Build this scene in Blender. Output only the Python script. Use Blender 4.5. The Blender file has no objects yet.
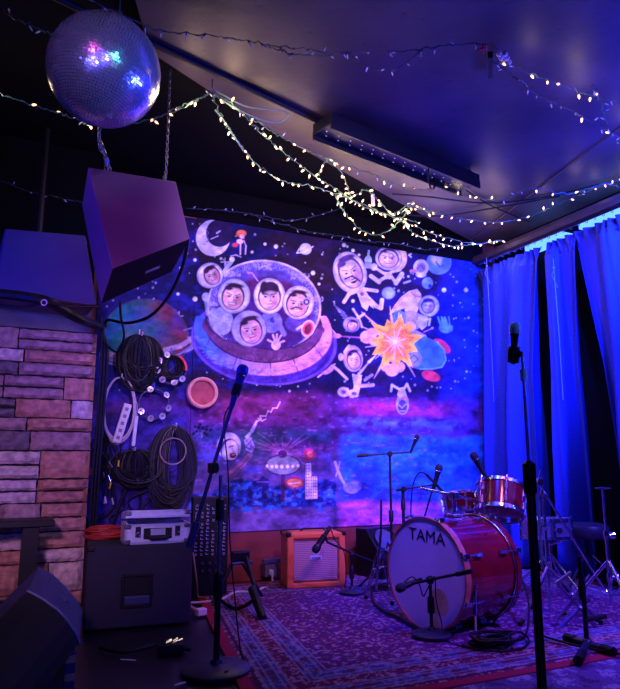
import bpy, math, random
import numpy as np
from mathutils import Vector as V, Matrix
random.seed(7); rng = np.random.default_rng(5)
PI = math.pi; rad = math.radians
S = bpy.context.scene; COL = S.collection
# ------------------------------------------------------------------ camera
F, CX, CY, YAW, PIT, EYE = 640.0, 310.0, 344.5, rad(25.2), rad(10.3), 0.95
FW = V((math.sin(YAW)*math.cos(PIT), math.cos(YAW)*math.cos(PIT), math.sin(PIT)))
RT = V((math.cos(YAW), -math.sin(YAW), 0)); UP = V((-math.sin(YAW)*math.sin(PIT), -math.cos(YAW)*math.sin(PIT), math.cos(PIT)))
O = V((0, 0, EYE))
def ray(x, y): return FW + RT*((x-CX)/F) + UP*((CY-y)/F)
def at(x, y, ax, v):                       # where the sight line of a pixel meets the plane axis = v
    d = ray(x, y); return O + d*((v-O[ax])/d[ax])
def atd(x, y, dep): return O + ray(x, y)*dep
def gnd(x, y, z=0): return at(x, y, 2, z)
def dep(p): return (V(p)-O).dot(FW)
def up_at(x, y, g):                        # the point at the depth of ground point g seen at the pixel
    return atd(x, y, dep(V((g[0], g[1], EYE))) if False else dep_v(x, y, g))
def dep_v(x, y, g):
    n = V((FW.x, FW.y, 0)).normalized(); k = (V((g[0], g[1], 0))).dot(n)
    d = ray(x, y); return k/d.dot(n)
def W(x, y, g): return O + ray(x, y)*dep_v(x, y, g)
cam = bpy.data.cameras.new('camera'); co = bpy.data.objects.new('camera', cam); COL.objects.link(co)
co.location = O; co.rotation_euler = Matrix((RT, UP, -FW)).transposed().to_euler()
cam.sensor_fit = 'HORIZONTAL'; cam.sensor_width = 36; cam.lens = 36*F/620; cam.clip_start = .05
S.camera = co
S.view_settings.view_transform = 'Standard'; S.view_settings.look = 'None'; S.view_settings.gamma = 1; S.view_settings.exposure = 0
S.view_settings.use_curve_mapping = False
# ------------------------------------------------------------------ materials
def lin(c):
    return tuple(((v/255)/12.92 if v/255 <= .04045 else ((v/255+.055)/1.055)**2.4) for v in c)
MATS = {}
def mat(name, c, rough=.6, metal=0, emit=None, es=1, var=.12, scale=30, bump=0, coat=0, spec=None, vcol=None, nosample=False, emvar=False):
    if name in MATS: return MATS[name]
    m = bpy.data.materials.new(name); m.use_nodes = True; nt = m.node_tree; b = nt.nodes['Principled BSDF']
    b.inputs['Roughness'].default_value = rough; b.inputs['Metallic'].default_value = metal
    if coat: b.inputs['Coat Weight'].default_value = coat; b.inputs['Coat Roughness'].default_value = .1
    if spec is not None: b.inputs['Specular IOR Level'].default_value = spec
    l = lin(c)
    tc = nt.nodes.new('ShaderNodeTexCoord'); nz = nt.nodes.new('ShaderNodeTexNoise'); nz.inputs['Scale'].default_value = scale; nz.inputs['Detail'].default_value = 4
    nt.links.new(tc.outputs['Object'], nz.inputs['Vector'])
    if vcol:
        a = nt.nodes.new('ShaderNodeAttribute'); a.attribute_name = vcol; nt.links.new(a.outputs['Color'], b.inputs['Base Color'])
    else:
        r = nt.nodes.new('ShaderNodeValToRGB'); e = r.color_ramp.elements
        e[0].position = .3; e[1].position = .7
        e[0].color = tuple(x*(1-var) for x in l)+(1,); e[1].color = tuple(min(1, x*(1+var)) for x in l)+(1,)
        nt.links.new(nz.outputs['Fac'], r.inputs['Fac']); nt.links.new(r.outputs['Color'], b.inputs['Base Color'])
    if bump:
        bp = nt.nodes.new('ShaderNodeBump'); bp.inputs['Strength'].default_value = bump; bp.inputs['Distance'].default_value = .01
        nt.links.new(nz.outputs['Fac'], bp.inputs['Height']); nt.links.new(bp.outputs['Normal'], b.inputs['Normal'])
    if emit:
        b.inputs['Emission Color'].default_value = lin(emit)+(1,); b.inputs['Emission Strength'].default_value = es
        if nosample: m.cycles.emission_sampling = 'NONE'
    MATS[name] = m; return m
BLK = mat('black_metal', (15, 15, 20), .5, .2); BLKP = mat('black_plastic', (11, 11, 15), .5, spec=.35); RUB = mat('cable_rubber', (8, 8, 12), .5, spec=.3)
CARP = mat('speaker_carpet', (44, 42, 52), .95, bump=.3, scale=220); CHR = mat('chrome', (205, 212, 235), .2, 1, var=.03)
STL = mat('dull_steel', (120, 122, 135), .35, .9); ALU = mat('aluminium_panel', (206, 210, 224), .4, .15, var=.06)
PALE = mat('pale_plastic', (205, 195, 200), .5); GRIL = mat('grille_mesh', (8, 8, 12), .8, bump=.3, scale=400)
# ------------------------------------------------------------------ mesh builder
class MB:
    def __init__(s): s.v = []; s.f = []; s.m = []; s.k = 0
    def mat(s, k): s.k = k; return s
    def add(s, vs, fs):
        n = len(s.v); s.v += [V(p) for p in vs]
        for f in fs: s.f.append([n+i for i in f]); s.m.append(s.k)
        return s
    def hexa(s, c):   # 4 front (TL,TR,BR,BL) + 4 rear
        return s.add(c, [(0, 3, 2, 1), (4, 5, 6, 7), (0, 1, 5, 4), (3, 7, 6, 2), (0, 4, 7, 3), (1, 2, 6, 5)])
    def box(s, c, d, R=None):
        c = V(c); h = V(d)/2; pts = []
        for z in (-1, 1):
            for a, b in ((-1, -1), (1, -1), (1, 1), (-1, 1)):
                p = V((a*h.x, b*h.y, z*h.z)); pts.append(c+(R@p if R else p))
        return s.add(pts, [(3, 2, 1, 0), (4, 5, 6, 7), (0, 1, 5, 4), (1, 2, 6, 5), (2, 3, 7, 6), (3, 0, 4, 7)])
    def tube(s, path, r, n=8, close=False):
        P = [V(p) for p in path]; N = len(P)
        rs = r if isinstance(r, (list, tuple)) else [r]*N
        T = [((P[(i+1) % N] if close or i < N-1 else P[i])-(P[i-1] if close or i > 0 else P[i])) for i in range(N)]
        T = [t.normalized() if t.length > 1e-9 else V((0, 0, 1)) for t in T]
        a = T[0].orthogonal().normalized(); base = len(s.v); rings = []
        for i in range(N):
            a = (a-T[i]*a.dot(T[i]));
            a = a.normalized() if a.length > 1e-6 else T[i].orthogonal().normalized()
            b = T[i].cross(a)
            rings += [P[i]+(a*math.cos(2*PI*k/n)+b*math.sin(2*PI*k/n))*rs[i] for k in range(n)]
        fs = []
        for i in range(N if close else N-1):
            j = (i+1) % N
            for k in range(n): fs.append((i*n+k, i*n+(k+1) % n, j*n+(k+1) % n, j*n+k))
        if not close: fs += [tuple(range(n))[::-1], tuple((N-1)*n+k for k in range(n))]
        return s.add(rings, fs)
    def lathe(s, prof, c, ax=(0, 0, 1), n=32):   # prof: (r, h) along the axis
        ax = V(ax).normalized(); a = ax.orthogonal().normalized(); b = ax.cross(a); c = V(c); pts = []; fs = []
        for r, h in prof: pts += [c+ax*h+(a*math.cos(2*PI*k/n)+b*math.sin(2*PI*k/n))*max(r, 1e-4) for k in range(n)]
        for i in range(len(prof)-1):
            for k in range(n): fs.append((i*n+k, i*n+(k+1) % n, (i+1)*n+(k+1) % n, (i+1)*n+k))
        closed = prof[0] == prof[-1] or (len(prof) == 2 and min(prof[0][0], prof[1][0]) < 1e-3)
        if prof[0][0] > 1e-3 and not closed: fs.append(tuple(range(n))[::-1])
        if prof[-1][0] > 1e-3 and not closed: fs.append(tuple((len(prof)-1)*n+k for k in range(n)))
        return s.add(pts, fs)
    def ring(s, c, R, r, ax=(0, 0, 1), n=40, m=8):
        ax = V(ax).normalized(); a = ax.orthogonal().normalized(); b = ax.cross(a)
        return s.tube([V(c)+(a*math.cos(2*PI*k/n)+b*math.sin(2*PI*k/n))*R for k in range(n)], r, m, True)
    def ball(s, c, r, n=16):
        return s.lathe([(r*math.sin(PI*i/(n//2)), -r*math.cos(PI*i/(n//2))) for i in range(n//2+1)], c, (0, 0, 1), n)
    def prism(s, poly, off):
        n = len(poly); off = V(off); P = [V(p) for p in poly]
        return s.add(P+[p+off for p in P], [tuple(range(n)), tuple(range(2*n-1, n-1, -1))]+[(i, n+i, n+(i+1) % n, (i+1) % n) for i in range(n)])
    def build(s, name, mats, parent=None, bevel=0, smooth=False, seg=2, local=False):
        me = bpy.data.meshes.new(name)
        if parent is None:
            lo = V([min(p[i] for p in s.v) for i in range(3)]); hi = V([max(p[i] for p in s.v) for i in range(3)])
            org = V(((lo.x+hi.x)/2, (lo.y+hi.y)/2, lo.z)); vs = [p-org for p in s.v]
        elif local: org = V((0, 0, 0)); vs = s.v
        else:
            M = world(parent).inverted(); vs = [M@p for p in s.v]; org = V((0, 0, 0))
        me.from_pydata([tuple(p) for p in vs], [], s.f)
        for m in (mats if isinstance(mats, (list, tuple)) else [mats]): me.materials.append(m)
        me.polygons.foreach_set('material_index', s.m)
        import bmesh
        b = bmesh.new(); b.from_mesh(me); bmesh.ops.recalc_face_normals(b, faces=b.faces); b.to_mesh(me); b.free()
        if smooth: me.shade_smooth(); me.set_sharp_from_angle(angle=rad(40))
        o = bpy.data.objects.new(name, me); COL.objects.link(o); o.location = org
        if parent: o.parent = parent
        if bevel:
            md = o.modifiers.new('bevel', 'BEVEL'); md.width = bevel; md.segments = seg; md.limit_method = 'ANGLE'
        return o
def world(o):
    M = Matrix.LocRotScale(o.location, o.rotation_euler, o.scale)
    return world(o.parent)@M if o.parent else M
def tag(o, label=None, cat=None, group=None, kind=None):
    if label: o['label'] = label
    if cat: o['category'] = cat
    if group: o['group'] = group
    if kind: o['kind'] = kind
    return o
def thing(name, loc, label, cat, group=None, rz=0):
    o = bpy.data.objects.new(name, None); o.empty_display_size = .1; COL.objects.link(o); o.location = loc; o.rotation_euler = (0, 0, rz)
    return tag(o, label, cat, group)
def copy_tree(o, parent=None):
    c = o.copy(); COL.objects.link(c)
    if parent: c.parent = parent
    for ch in list(o.children): copy_tree(ch, c)
    return c
def struct(name, mb, m, **k): return tag(mb.build(name, m, **k), kind='structure')
def spline(pts, n=12):       # smooth path through the points
    P = [V(p) for p in pts]; out = []
    for i in range(len(P)-1):
        a = P[max(i-1, 0)]; b = P[i]; c = P[i+1]; d = P[min(i+2, len(P)-1)]
        for k in range(n):
            t = k/n; out.append(.5*((2*b)+(c-a)*t+(2*a-5*b+4*c-d)*t*t+(3*b-a-3*c+d)*t**3))
    out.append(P[-1]); return out
def cable(name, pts, r, label, m=None, cat='cable', n=10, group=None):
    return tag(MB().tube(spline(pts, n), r, 8).build(name, m or RUB, smooth=True), label, cat, group)
# ------------------------------------------------------------------ numpy noise for painted surfaces
def hashn(ix, iy, s):
    h = (ix.astype(np.int64)*374761393+iy.astype(np.int64)*668265263+s*974634777) & 0xffffffff
    h = ((h ^ (h >> 13))*1274126177) & 0xffffffff
    return ((h ^ (h >> 16)) & 0xffff)/65535.0
def vnoise(x, y, s=0):
    ix = np.floor(x); iy = np.floor(y); fx = x-ix; fy = y-iy; fx = fx*fx*(3-2*fx); fy = fy*fy*(3-2*fy)
    a = hashn(ix, iy, s); b = hashn(ix+1, iy, s); c = hashn(ix, iy+1, s); d = hashn(ix+1, iy+1, s)
    return (a*(1-fx)+b*fx)*(1-fy)+(c*(1-fx)+d*fx)*fy
def fbm(x, y, s=0, o=4):
    t = 0; a = .5
    for i in range(o): t = t+a*vnoise(x*2**i, y*2**i, s+i*17); a *= .5
    return t/(1-.5**o)
class Canvas:       # paint on a grid of points (x, y); colours mix paint with stage-light tint
    def __init__(s, x, y): s.x = x; s.y = y; s.c = np.zeros((len(x), 3))
    def put(s, idx, a, col):
        col = np.asarray(lin(col)) if not isinstance(col, np.ndarray) else col
        a = np.clip(a, 0, 1)[:, None]; s.c[idx] = s.c[idx]*(1-a)+col*a
    def near(s, cx, cy, r): return np.nonzero((np.abs(s.x-cx) < r) & (np.abs(s.y-cy) < r))[0]
    def ell(s, cx, cy, rx, ry, col, rot=0, soft=.8, al=1, tex=0, ring=None):
        i = s.near(cx, cy, max(rx, ry)+3)
        if len(i) == 0: return
        dx = s.x[i]-cx; dy = s.y[i]-cy; c, n = math.cos(rad(rot)), math.sin(rad(rot))
        u = (dx*c+dy*n)/rx; v = (-dx*n+dy*c)/ry; q = np.sqrt(u*u+v*v); d = (q-1)*min(rx, ry)
        a = np.clip(.5-d/soft, 0, 1)
        if ring: a = a*np.clip(.5+(d+ring)/soft, 0, 1)
        a = a*al
        if tex: a = a*(1-tex+tex*2*np.clip(vnoise(s.x[i]*1.3, s.y[i]*1.3, 3)-.1, 0, 1))
        s.put(i, a, col)
    def line(s, pts, w, col, al=1, soft=.8, w2=None):
        for k in range(len(pts)-1):
            (x0, y0), (x1, y1) = pts[k], pts[k+1]; L = math.hypot(x1-x0, y1-y0)+1e-6
            i = s.near((x0+x1)/2, (y0+y1)/2, L/2+w+3)
            if len(i) == 0: continue
            t = np.clip(((s.x[i]-x0)*(x1-x0)+(s.y[i]-y0)*(y1-y0))/L/L, 0, 1)
            d = np.hypot(s.x[i]-x0-t*(x1-x0), s.y[i]-y0-t*(y1-y0)); ww = w+(0 if w2 is None else (w2-w)*t)
            s.put(i, np.clip(.5-(d-ww/2)/soft, 0, 1)*al, col)
    def poly(s, pts, col, al=1, tex=0):
        xs = [p[0] for p in pts]; ys = [p[1] for p in pts]; cx = (min(xs)+max(xs))/2; cy = (min(ys)+max(ys))/2
        i = s.near(cx, cy, max(max(xs)-min(xs), max(ys)-min(ys))/2+2)
        if len(i) == 0: return
        x = s.x[i]; y = s.y[i]; ins = np.zeros(len(i), bool); n = len(pts)
        for k in range(n):
            x0, y0 = pts[k]; x1, y1 = pts[(k+1) % n]
            if y0 == y1: continue
            ins ^= ((y0 > y) != (y1 > y)) & (x < (x1-x0)*(y-y0)/(y1-y0)+x0)
        a = ins*al*1.0
        if tex: a = a*(1-tex+tex*2*np.clip(vnoise(x*1.3, y*1.3, 3)-.1, 0, 1))
        s.put(i, a, col)
def painted_grid(name, P, m, col, nx, ny, parent=None, thick=None):
    me = bpy.data.meshes.new(name); n = nx*ny
    q = np.arange((nx-1)*(ny-1)); r = q//(nx-1); c = q % (nx-1); a = r*nx+c
    F4 = np.stack([a, a+1, a+1+nx, a+nx], 1)
    me.vertices.add(n); me.vertices.foreach_set('co', P.astype(np.float32).ravel())
    me.loops.add(F4.size); me.loops.foreach_set('vertex_index', F4.ravel().astype(np.int32))
    me.polygons.add(len(F4)); me.polygons.foreach_set('loop_start', (np.arange(len(F4))*4).astype(np.int32)); me.polygons.foreach_set('loop_total', np.full(len(F4), 4, np.int32))
    me.update(); ca = me.color_attributes.new('paint', 'FLOAT_COLOR', 'POINT')
    ca.data.foreach_set('color', np.concatenate([col, np.ones((n, 1))], 1).astype(np.float32).ravel())
    me.materials.append(m); o = bpy.data.objects.new(name, me); COL.objects.link(o)
    if thick: md = o.modifiers.new('thick', 'SOLIDIFY'); md.thickness = thick; md.offset = -1
    if parent: o.parent = parent
    return o
def px_of(P):
    v = P-np.array(O); d = v@np.array(FW); return CX+F*(v@np.array(RT))/d, CY-F*(v@np.array(UP))/d
#==BODY==
# ------------------------------------------------------------------ the room
YB, XR, ZC, YS = 5.1, 4.42, 3.27, 4.78
floor_m = mat('stage_floor', (26, 24, 34), .35, var=.35, scale=6, bump=.1)
struct('floor', MB().box((2, 2, -.05), (9, 8, .1)), floor_m)
wood = mat('stained_plywood', (120, 48, 40), .5, var=.3, scale=5)
struct('wall_back', MB().box((1.9, YB+.06, 1.63), (9.4, .1, 3.3)), wood)
struct('trim_1', MB().box((2.4, YB-.0, 3.13), (4.0, .05, .27)), mat('black_fascia', (5, 5, 7), .9, spec=.1))
struct('wall_right', MB().box((XR+.22, 2.5, 1.63), (.1, 5.4, 3.3)), mat('black_side_wall', (9, 9, 14), .9, spec=.1))
blackc = mat('black_ceiling', (7, 7, 10), .9, bump=.2, scale=14, spec=.1)
struct('ceiling', MB().box((2, 2, ZC+.05), (9, 8, .1)), blackc)
# glossy brown-painted ceiling sheet, its edge running diagonally over the stage
def glossy_ceiling():
    m = bpy.data.materials.new('glossy_brown_ceiling_paint'); m.use_nodes = True; nt = m.node_tree; b = nt.nodes['Principled BSDF']
    tc = nt.nodes.new('ShaderNodeTexCoord'); n1 = nt.nodes.new('ShaderNodeTexNoise'); n1.inputs['Scale'].default_value = 1.6; n1.inputs['Detail'].default_value = 5
    n2 = nt.nodes.new('ShaderNodeTexNoise'); n2.inputs['Scale'].default_value = 26; n2.inputs['Detail'].default_value = 3
    for n in (n1, n2): nt.links.new(tc.outputs['Object'], n.inputs['Vector'])
    r = nt.nodes.new('ShaderNodeValToRGB'); r.color_ramp.elements[0].color = (*lin((44, 36, 42)), 1); r.color_ramp.elements[1].color = (*lin((80, 68, 74)), 1)
    r.color_ramp.elements[0].position = .35; r.color_ramp.elements[1].position = .7
    nt.links.new(n1.outputs['Fac'], r.inputs['Fac'])
    sp = nt.nodes.new('ShaderNodeValToRGB'); sp.color_ramp.elements[0].position = .29; sp.color_ramp.elements[1].position = .33
    sp.color_ramp.elements[0].color = (.25, .25, .25, 1); nt.links.new(n2.outputs['Fac'], sp.inputs['Fac'])
    mx = nt.nodes.new('ShaderNodeMix'); mx.data_type = 'RGBA'; mx.blend_type = 'MULTIPLY'; mx.inputs[0].default_value = .8
    nt.links.new(r.outputs['Color'], mx.inputs[6]); nt.links.new(sp.outputs['Color'], mx.inputs[7]); nt.links.new(mx.outputs[2], b.inputs['Base Color'])
    b.inputs['Roughness'].default_value = .5; bp = nt.nodes.new('ShaderNodeBump'); bp.inputs['Strength'].default_value = .12; bp.inputs['Distance'].default_value = .01
    nt.links.new(n2.outputs['Fac'], bp.inputs['Height']); nt.links.new(bp.outputs['Normal'], b.inputs['Normal'])
    return m
ZG = ZC-.06
edge = [gnd(150, 52, ZG), gnd(205, 88, ZG), gnd(300, 148, ZG), gnd(400, 203, ZG), gnd(480, 246, ZG)]
poly = [(p.x, p.y, ZG) for p in edge]+[(XR+.15, 5.05, ZG), (XR+.15, -1, ZG), (.0, -1, ZG), (edge[0].x-.35, edge[0].y-.9, ZG)]
struct('ceiling_sheet', MB().prism(poly, (0, 0, .05)), glossy_ceiling())
p0 = gnd(158, 46, ZG-.02); p1 = gnd(332, 128, ZG-.02)
struct('trim_2', MB().tube([p0-(p1-p0)*.6, p1+(p1-p0)*.05], .018, 10), BLK)
# seam bead over the ceiling sheet, upper right
a, b = gnd(470, 240, ZG-.01), gnd(620, 128, ZG-.01)
struct('trim_3', MB().tube([a, b+(b-a)*.3], .006, 6), mat('seam_tape', (70, 62, 70), .5))
# brown beam that carries the curtain rail
beam = mat('rough_brown_beam', (44, 28, 24), .7, var=.5, scale=9, bump=.5)
b0 = at(472, 262, 0, XR-.12); b1 = at(620, 200, 0, XR-.12)
d = (b1-b0)
struct('trim_4', MB().tube([b0-d*.03, b0+d*.3, b0+d*.31, b0+d*1.6], [.045, .05, .055, .055], 8), beam)
def text_mesh(name, s, size, m, parent, M, ext=.001):
    c = bpy.data.curves.new(name, 'FONT'); c.body = s; c.size = size; c.extrude = ext;  c.align_x = 'CENTER'; c.align_y = 'CENTER'
    tmp = bpy.data.objects.new('t', c); COL.objects.link(tmp); bpy.context.view_layer.update()
    me = bpy.data.meshes.new_from_object(tmp); bpy.data.objects.remove(tmp); me.materials.clear(); me.materials.append(m)
    o = bpy.data.objects.new(name, me); COL.objects.link(o)
    o.parent = parent; o.matrix_basis = world(parent).inverted()@M; return o

# stone wall (left): courses of ledge stones standing proud of dark mortar, plaster above
def stone_wall():
    x1 = at(97, 330, 1, YS).x; x0 = -1.9; ztop = 1.86
    mb = MB().mat(0).box(((x0+x1)/2-.01, YS+.18, ztop/2), (x1-x0-.03, .30, ztop))
    z = 0.0; rs = random.Random(3)
    while z < ztop-.03:
        h = rs.choice([.07, .09, .11, .13, .16, .19]);
        if z+h > ztop: h = ztop-z
        x = x1
        while x > x0:
            w = rs.uniform(.14, .55); n_ = 3; xa = max(x-w, x0)
            k = 1+rs.choice([0, 0, 1, 2, 3]); mb.mat(k)
            if h > .12 and rs.random() < .4:
                hs = [(z, h*.48), (z+h*.5, h*.48)]
            else: hs = [(z, h)]
            for zz, hh in hs:
                g = .005; pr = rs.uniform(.02, .055); nx, nz = max(3, int((x-xa)/.03)), 4
                vs = []; fs = []
                for j in range(nz+1):
                    for i in range(nx+1):
                        u = i/nx; v = j/nz; e = min(u, 1-u)*nx*.9; e2 = min(v, 1-v)*nz*.9; q = min(1, e+.25)*min(1, e2+.35)
                        vs.append((xa+g+(x-xa-2*g)*u+rs.uniform(-.003, .003), YS-pr*q+rs.uniform(-.005, .005)+.012, zz+g+(hh-2*g)*v+rs.uniform(-.003, .003)))
                for j in range(nz):
                    for i in range(nx): fs.append((j*(nx+1)+i, j*(nx+1)+i+1, (j+1)*(nx+1)+i+1, (j+1)*(nx+1)+i))
                n0 = len(vs); border = [i for i in range(nx+1)]+[j*(nx+1)+nx for j in range(1, nz+1)]+[nz*(nx+1)+i for i in range(nx-1, -1, -1)]+[j*(nx+1) for j in range(nz-1, 0, -1)]
                for b_ in border: vs.append((vs[b_][0], YS+.04, vs[b_][2]))
                m_ = len(border)
                for i in range(m_): fs.append((border[i], n0+i, n0+(i+1) % m_, border[(i+1) % m_]))
                mb.add(vs, fs)
            # return face stones on the corner
            if x == x1: mb.box((x1-.01, YS+.16, z+h/2), (.03, .28, h-.012))
            x = xa
        z += h
    M_ = [mat('mortar', (38, 32, 40), .9)]+[mat('ledge_stone_%s' % n, c, .85, var=.4, scale=22, bump=.6) for n, c in
          (('rose', (186, 132, 116)), ('mauve', (166, 132, 134)), ('slate', (122, 106, 116)), ('pale', (206, 182, 182)))]
    struct('wall_left', mb, M_)
    struct('wall_left_upper', MB().mat(0).box(((x0+x1)/2-.02, YS+.17, ztop+.12), (x1-x0-.04, .30, .23)).mat(1).box(((x0+x1)/2-.02, YS+.17, (ztop+.24+ZC)/2), (x1-x0-.04, .30, ZC-ztop-.26)), [mat('painted_plaster', (90, 92, 118), .6, bump=.15, scale=8), mat('black_upper_wall', (8, 8, 12), .9, spec=.1)])  # low band in plaster tone, everything above it coloured black
    return x1
XS = stone_wall()
# ------------------------------------------------------------------ the mural: four painted boards on the back wall
def paint_mural(c):
    x, y = c.x, c.y; A = lambda *k: np.asarray(lin(k))
    def mixc(a, b, t): t = np.clip(t, 0, 1)[:, None]; return a*(1-t)+b*t
    n1 = fbm(x/40, y/40, 1, 5); n2 = fbm(x/14, y/9, 2, 5); n3 = fbm(x/5, y/4, 3, 4)
    base = mixc(A(12, 9, 54), A(34, 12, 40), (n1-.42)*5)
    base = mixc(base, A(24, 26, 116)[None, :]*np.ones((len(x), 1)), (n2-.52)*5*np.clip((250-np.abs(x-190)*2)/250, .15, 1))
    base = mixc(base, A(30, 64, 190), np.clip((x-435)/45, 0, 1)*(.45+n2*.7))  # right end bluer, partly the blue wash put into the paint
    base = mixc(base, A(30, 30, 120), np.clip((205-x)/70, 0, 1)*.6)
    # bands of the painted ground, top to bottom
    w = (n1-.5)*22; yy = y+w*.5
    def band(y0, y1, col, al=1, soft=5, x0=-999, x1=999, xs=8, tex=0):
        a = np.clip((yy-y0)/soft, 0, 1)*np.clip((y1-yy)/soft, 0, 1)*np.clip((x-x0)/xs, 0, 1)*np.clip((x1-x)/xs, 0, 1)*al
        if tex: a = a*np.clip((n3-.5+.25*(1-tex))*8, 0, 1)
        c.c[:] = mixc(c.c, A(*col), a)
    c.c[:] = base
    band(392, 700, (86, 38, 104), .95, 16)
    band(388, 425, (120, 44, 96), .8, 10, 196, 336, 30)
    band(400, 700, (40, 40, 128), .8, 20, -99, 196, 14)
    band(408, 424, (104, 40, 120), .55, 6, 196, 336, 30, .8)
    band(424, 446, (38, 62, 96), .85, 8, 190, 336)
    band(444, 700, (88, 70, 126), .95, 10, 186)
    band(446, 476, (60, 60, 150), .9, 5, 186, 336, 8, 1)
    band(440, 470, (150, 80, 120), .6, 5, 255, 330, 20, 1)
    band(398, 418, (206, 56, 110), .9, 8, 336, 462, 30)
    band(396, 416, (90, 44, 140), .75, 5, 336, 440, 10, .9)
    band(417, 430, (70, 130, 170), .7, 8, 336, 470, 22, .4)
    band(425, 436, (60, 60, 120), .8, 4, 336, 460, 12, .6)
    band(433, 503, (34, 104, 190), .95, 5, 336, 999); band(450, 456, (60, 160, 210), .5, 3, 345, 470, 12, .5); band(474, 482, (30, 60, 170), .6, 3, 345, 470, 12, .5)
    band(436, 452, (50, 50, 130), .8, 4, 336, 410, 8, .7)
    band(462, 470, (60, 150, 220), .5, 5, 350, 470)
    band(484, 508, (44, 44, 140), .95, 5, 336, 440, 10, .5)
    band(500, 700, (214, 92, 190), .95, 7, 336, 448, 8)
    band(506, 520, (120, 70, 170), .9, 4, 336, 448, 8, .8)
    band(466, 700, (50, 90, 190), .9, 8, 448, 999)
    band(500, 700, (108, 82, 140), .95, 8, 180, 336)
    i = np.nonzero((y > 462) & (y < 512) & (x > 190) & (x < 336))[0]       # blue scrub along the city
    top = 492-14*np.exp(-((x[i]-250)/30)**2)-16*np.exp(-((x[i]-325)/26)**2)+(n2[i]-.5)*10
    a = np.clip((y[i]-top)/3, 0, 1)*np.clip((511+(n3[i]-.5)*16-y[i])/4, 0, 1)
    c.put(i, a*.95, (24, 46, 130)); c.put(i, a*np.clip((n3[i]-.52)*9, 0, 1), (46, 100, 180)); c.put(i, a*np.clip((.44-n3[i])*9, 0, 1), (22, 28, 92))
    # stars
    rs = random.Random(11)
    for k in range(330):
        sx, sy = rs.uniform(100, 490), rs.uniform(222, 392); r = rs.choice([.45, .5, .6, .7, .8, 1.1])
        c.ell(sx, sy, r, r, (205, 205, 240), soft=1, al=rs.uniform(.45, 1))
    for sx, sy, r in ((276, 246.5, 2), (313, 273, 2), (195, 299, 2.3), (195, 260, 1.5), (221, 258.5, 1.2), (252, 252, 1.2), (265, 244, 1.3), (344, 245, 1.8), (353, 250.5, 1.5), (359, 255, 1.2), (353, 301, 1.6), (466, 290, 2), (181, 268, 1.4), (178, 294, 1.3), (444, 290, 2.2), (319, 284, 1.2), (187, 246, 1.2)):
        c.ell(sx, sy, r, r, (225, 222, 245), soft=1.2)
    for sx, sy in ((179, 316), (262, 287), (225, 262)):
        c.line([(sx-4, sy), (sx+4, sy)], .7, (210, 205, 240)); c.line([(sx, sy-4), (sx, sy+4)], .7, (210, 205, 240)); c.line([(sx-2, sy-3), (sx+2, sy+3)], .6, (210, 205, 240))
    # ringed green planet at the left
    c.ell(150, 349, 50, 12, (150, 130, 160), -8, ring=2.2, al=.9)
    i = c.near(145, 336, 46); dx = (c.x[i]-145)/43; dy = (c.y[i]-338)/39; q = np.sqrt(dx*dx+dy*dy)
    t = np.clip(dx*.9+.4+(n2[i]-.5)*1.2, 0, 1)
    pc = mixc(np.ones((len(i), 1))*A(26, 110, 120), A(104, 44, 60), t); pc = mixc(pc, A(50, 60, 170), np.clip((n1[i]-.5)*5, 0, 1)*.6)
    c.put(i, np.clip((1-q)*40, 0, 1)*(c.y[i] < 356), pc)
    c.ell(145, 338, 43.5, 39.5, (110, 96, 90), ring=.8, al=.6)
    c.line([(102, 353), (118, 356), (140, 355), (162, 351), (180, 346), (192, 339), (197, 333)], 5, (176, 150, 170), al=.85)
    c.line([(101, 361), (120, 366), (150, 363), (180, 354), (196, 343)], 1.4, (120, 130, 190)); c.line([(196, 343), (199, 334), (192, 328), (184, 330)], 1.3, (120, 120, 200))
    # moon
    c.ell(213, 238, 17, 18, (206, 202, 226)); c.ell(219.5, 233, 13.5, 14, (34, 20, 62)); c.line([(206, 229), (208.5, 233), (206.5, 236), (209, 240), (206, 242)], .8, (90, 84, 140))
    c.line([(211, 239), (218, 236)], .8, (190, 180, 210)); c.line([(217, 233), (220, 231)], 1.6, (190, 180, 210)); c.line([(213, 253), (215, 257)], .7, (180, 170, 210)); c.ell(203, 244, 2, 1.4, (150, 146, 190), al=.6)
    # small red-haired figure and ringed planet
    c.ell(241.3, 233.5, 5, 3.6, (214, 108, 66)); c.ell(242, 236.5, 2.3, 2.2, (230, 190, 180)); c.ell(240, 241.5, 3.4, 2.4, (226, 190, 200)); c.ell(235, 245, 3, 2, (186, 66, 60))
    c.line([(240.5, 243), (240.4, 254.5)], 1.1, (214, 190, 214)); c.line([(244, 241), (246, 246), (245.4, 254)], 1.1, (214, 190, 214)); c.line([(231, 260), (231, 256), (236, 255), (241, 257)], .9, (190, 180, 220))
    c.ell(305.5, 249, 6, 5.6, (196, 196, 224)); c.line([(297, 253), (305, 252), (313, 246.5)], 1, (220, 220, 240)); c.line([(297, 253), (299, 249)], .8, (220, 220, 240))
    # flying saucer
    c.poly([(318, 318), (328, 324), (338, 335.5), (330, 350), (316, 364)], (200, 160, 226)); c.ell(264, 341, 73, 44, (52, 26, 118), 6); c.ell(264, 341, 73, 44, (110, 84, 190), 6, ring=2, al=.8)
    c.ell(262, 345, 66, 38, (88, 62, 168), 4, al=.5, tex=1)
    i = c.near(263, 331, 80); dx = (c.x[i]-263); dy = (c.y[i]-331); u = (dx*math.cos(.09)+dy*math.sin(.09))/70; v = (-dx*math.sin(.09)+dy*math.cos(.09))/45
    q = np.sqrt(u*u+v*v); t = np.clip((c.x[i]-210)/85, 0, 1)
    hc = mixc(np.ones((len(i), 1))*A(60, 110, 240), A(240, 170, 220), t); hc = mixc(hc, A(80, 70, 190), np.clip((n3[i]-.55)*5, 0, 1)*.7*(1-t*.8))  # blue to pink: part paint, part pink light put into the colour
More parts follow.
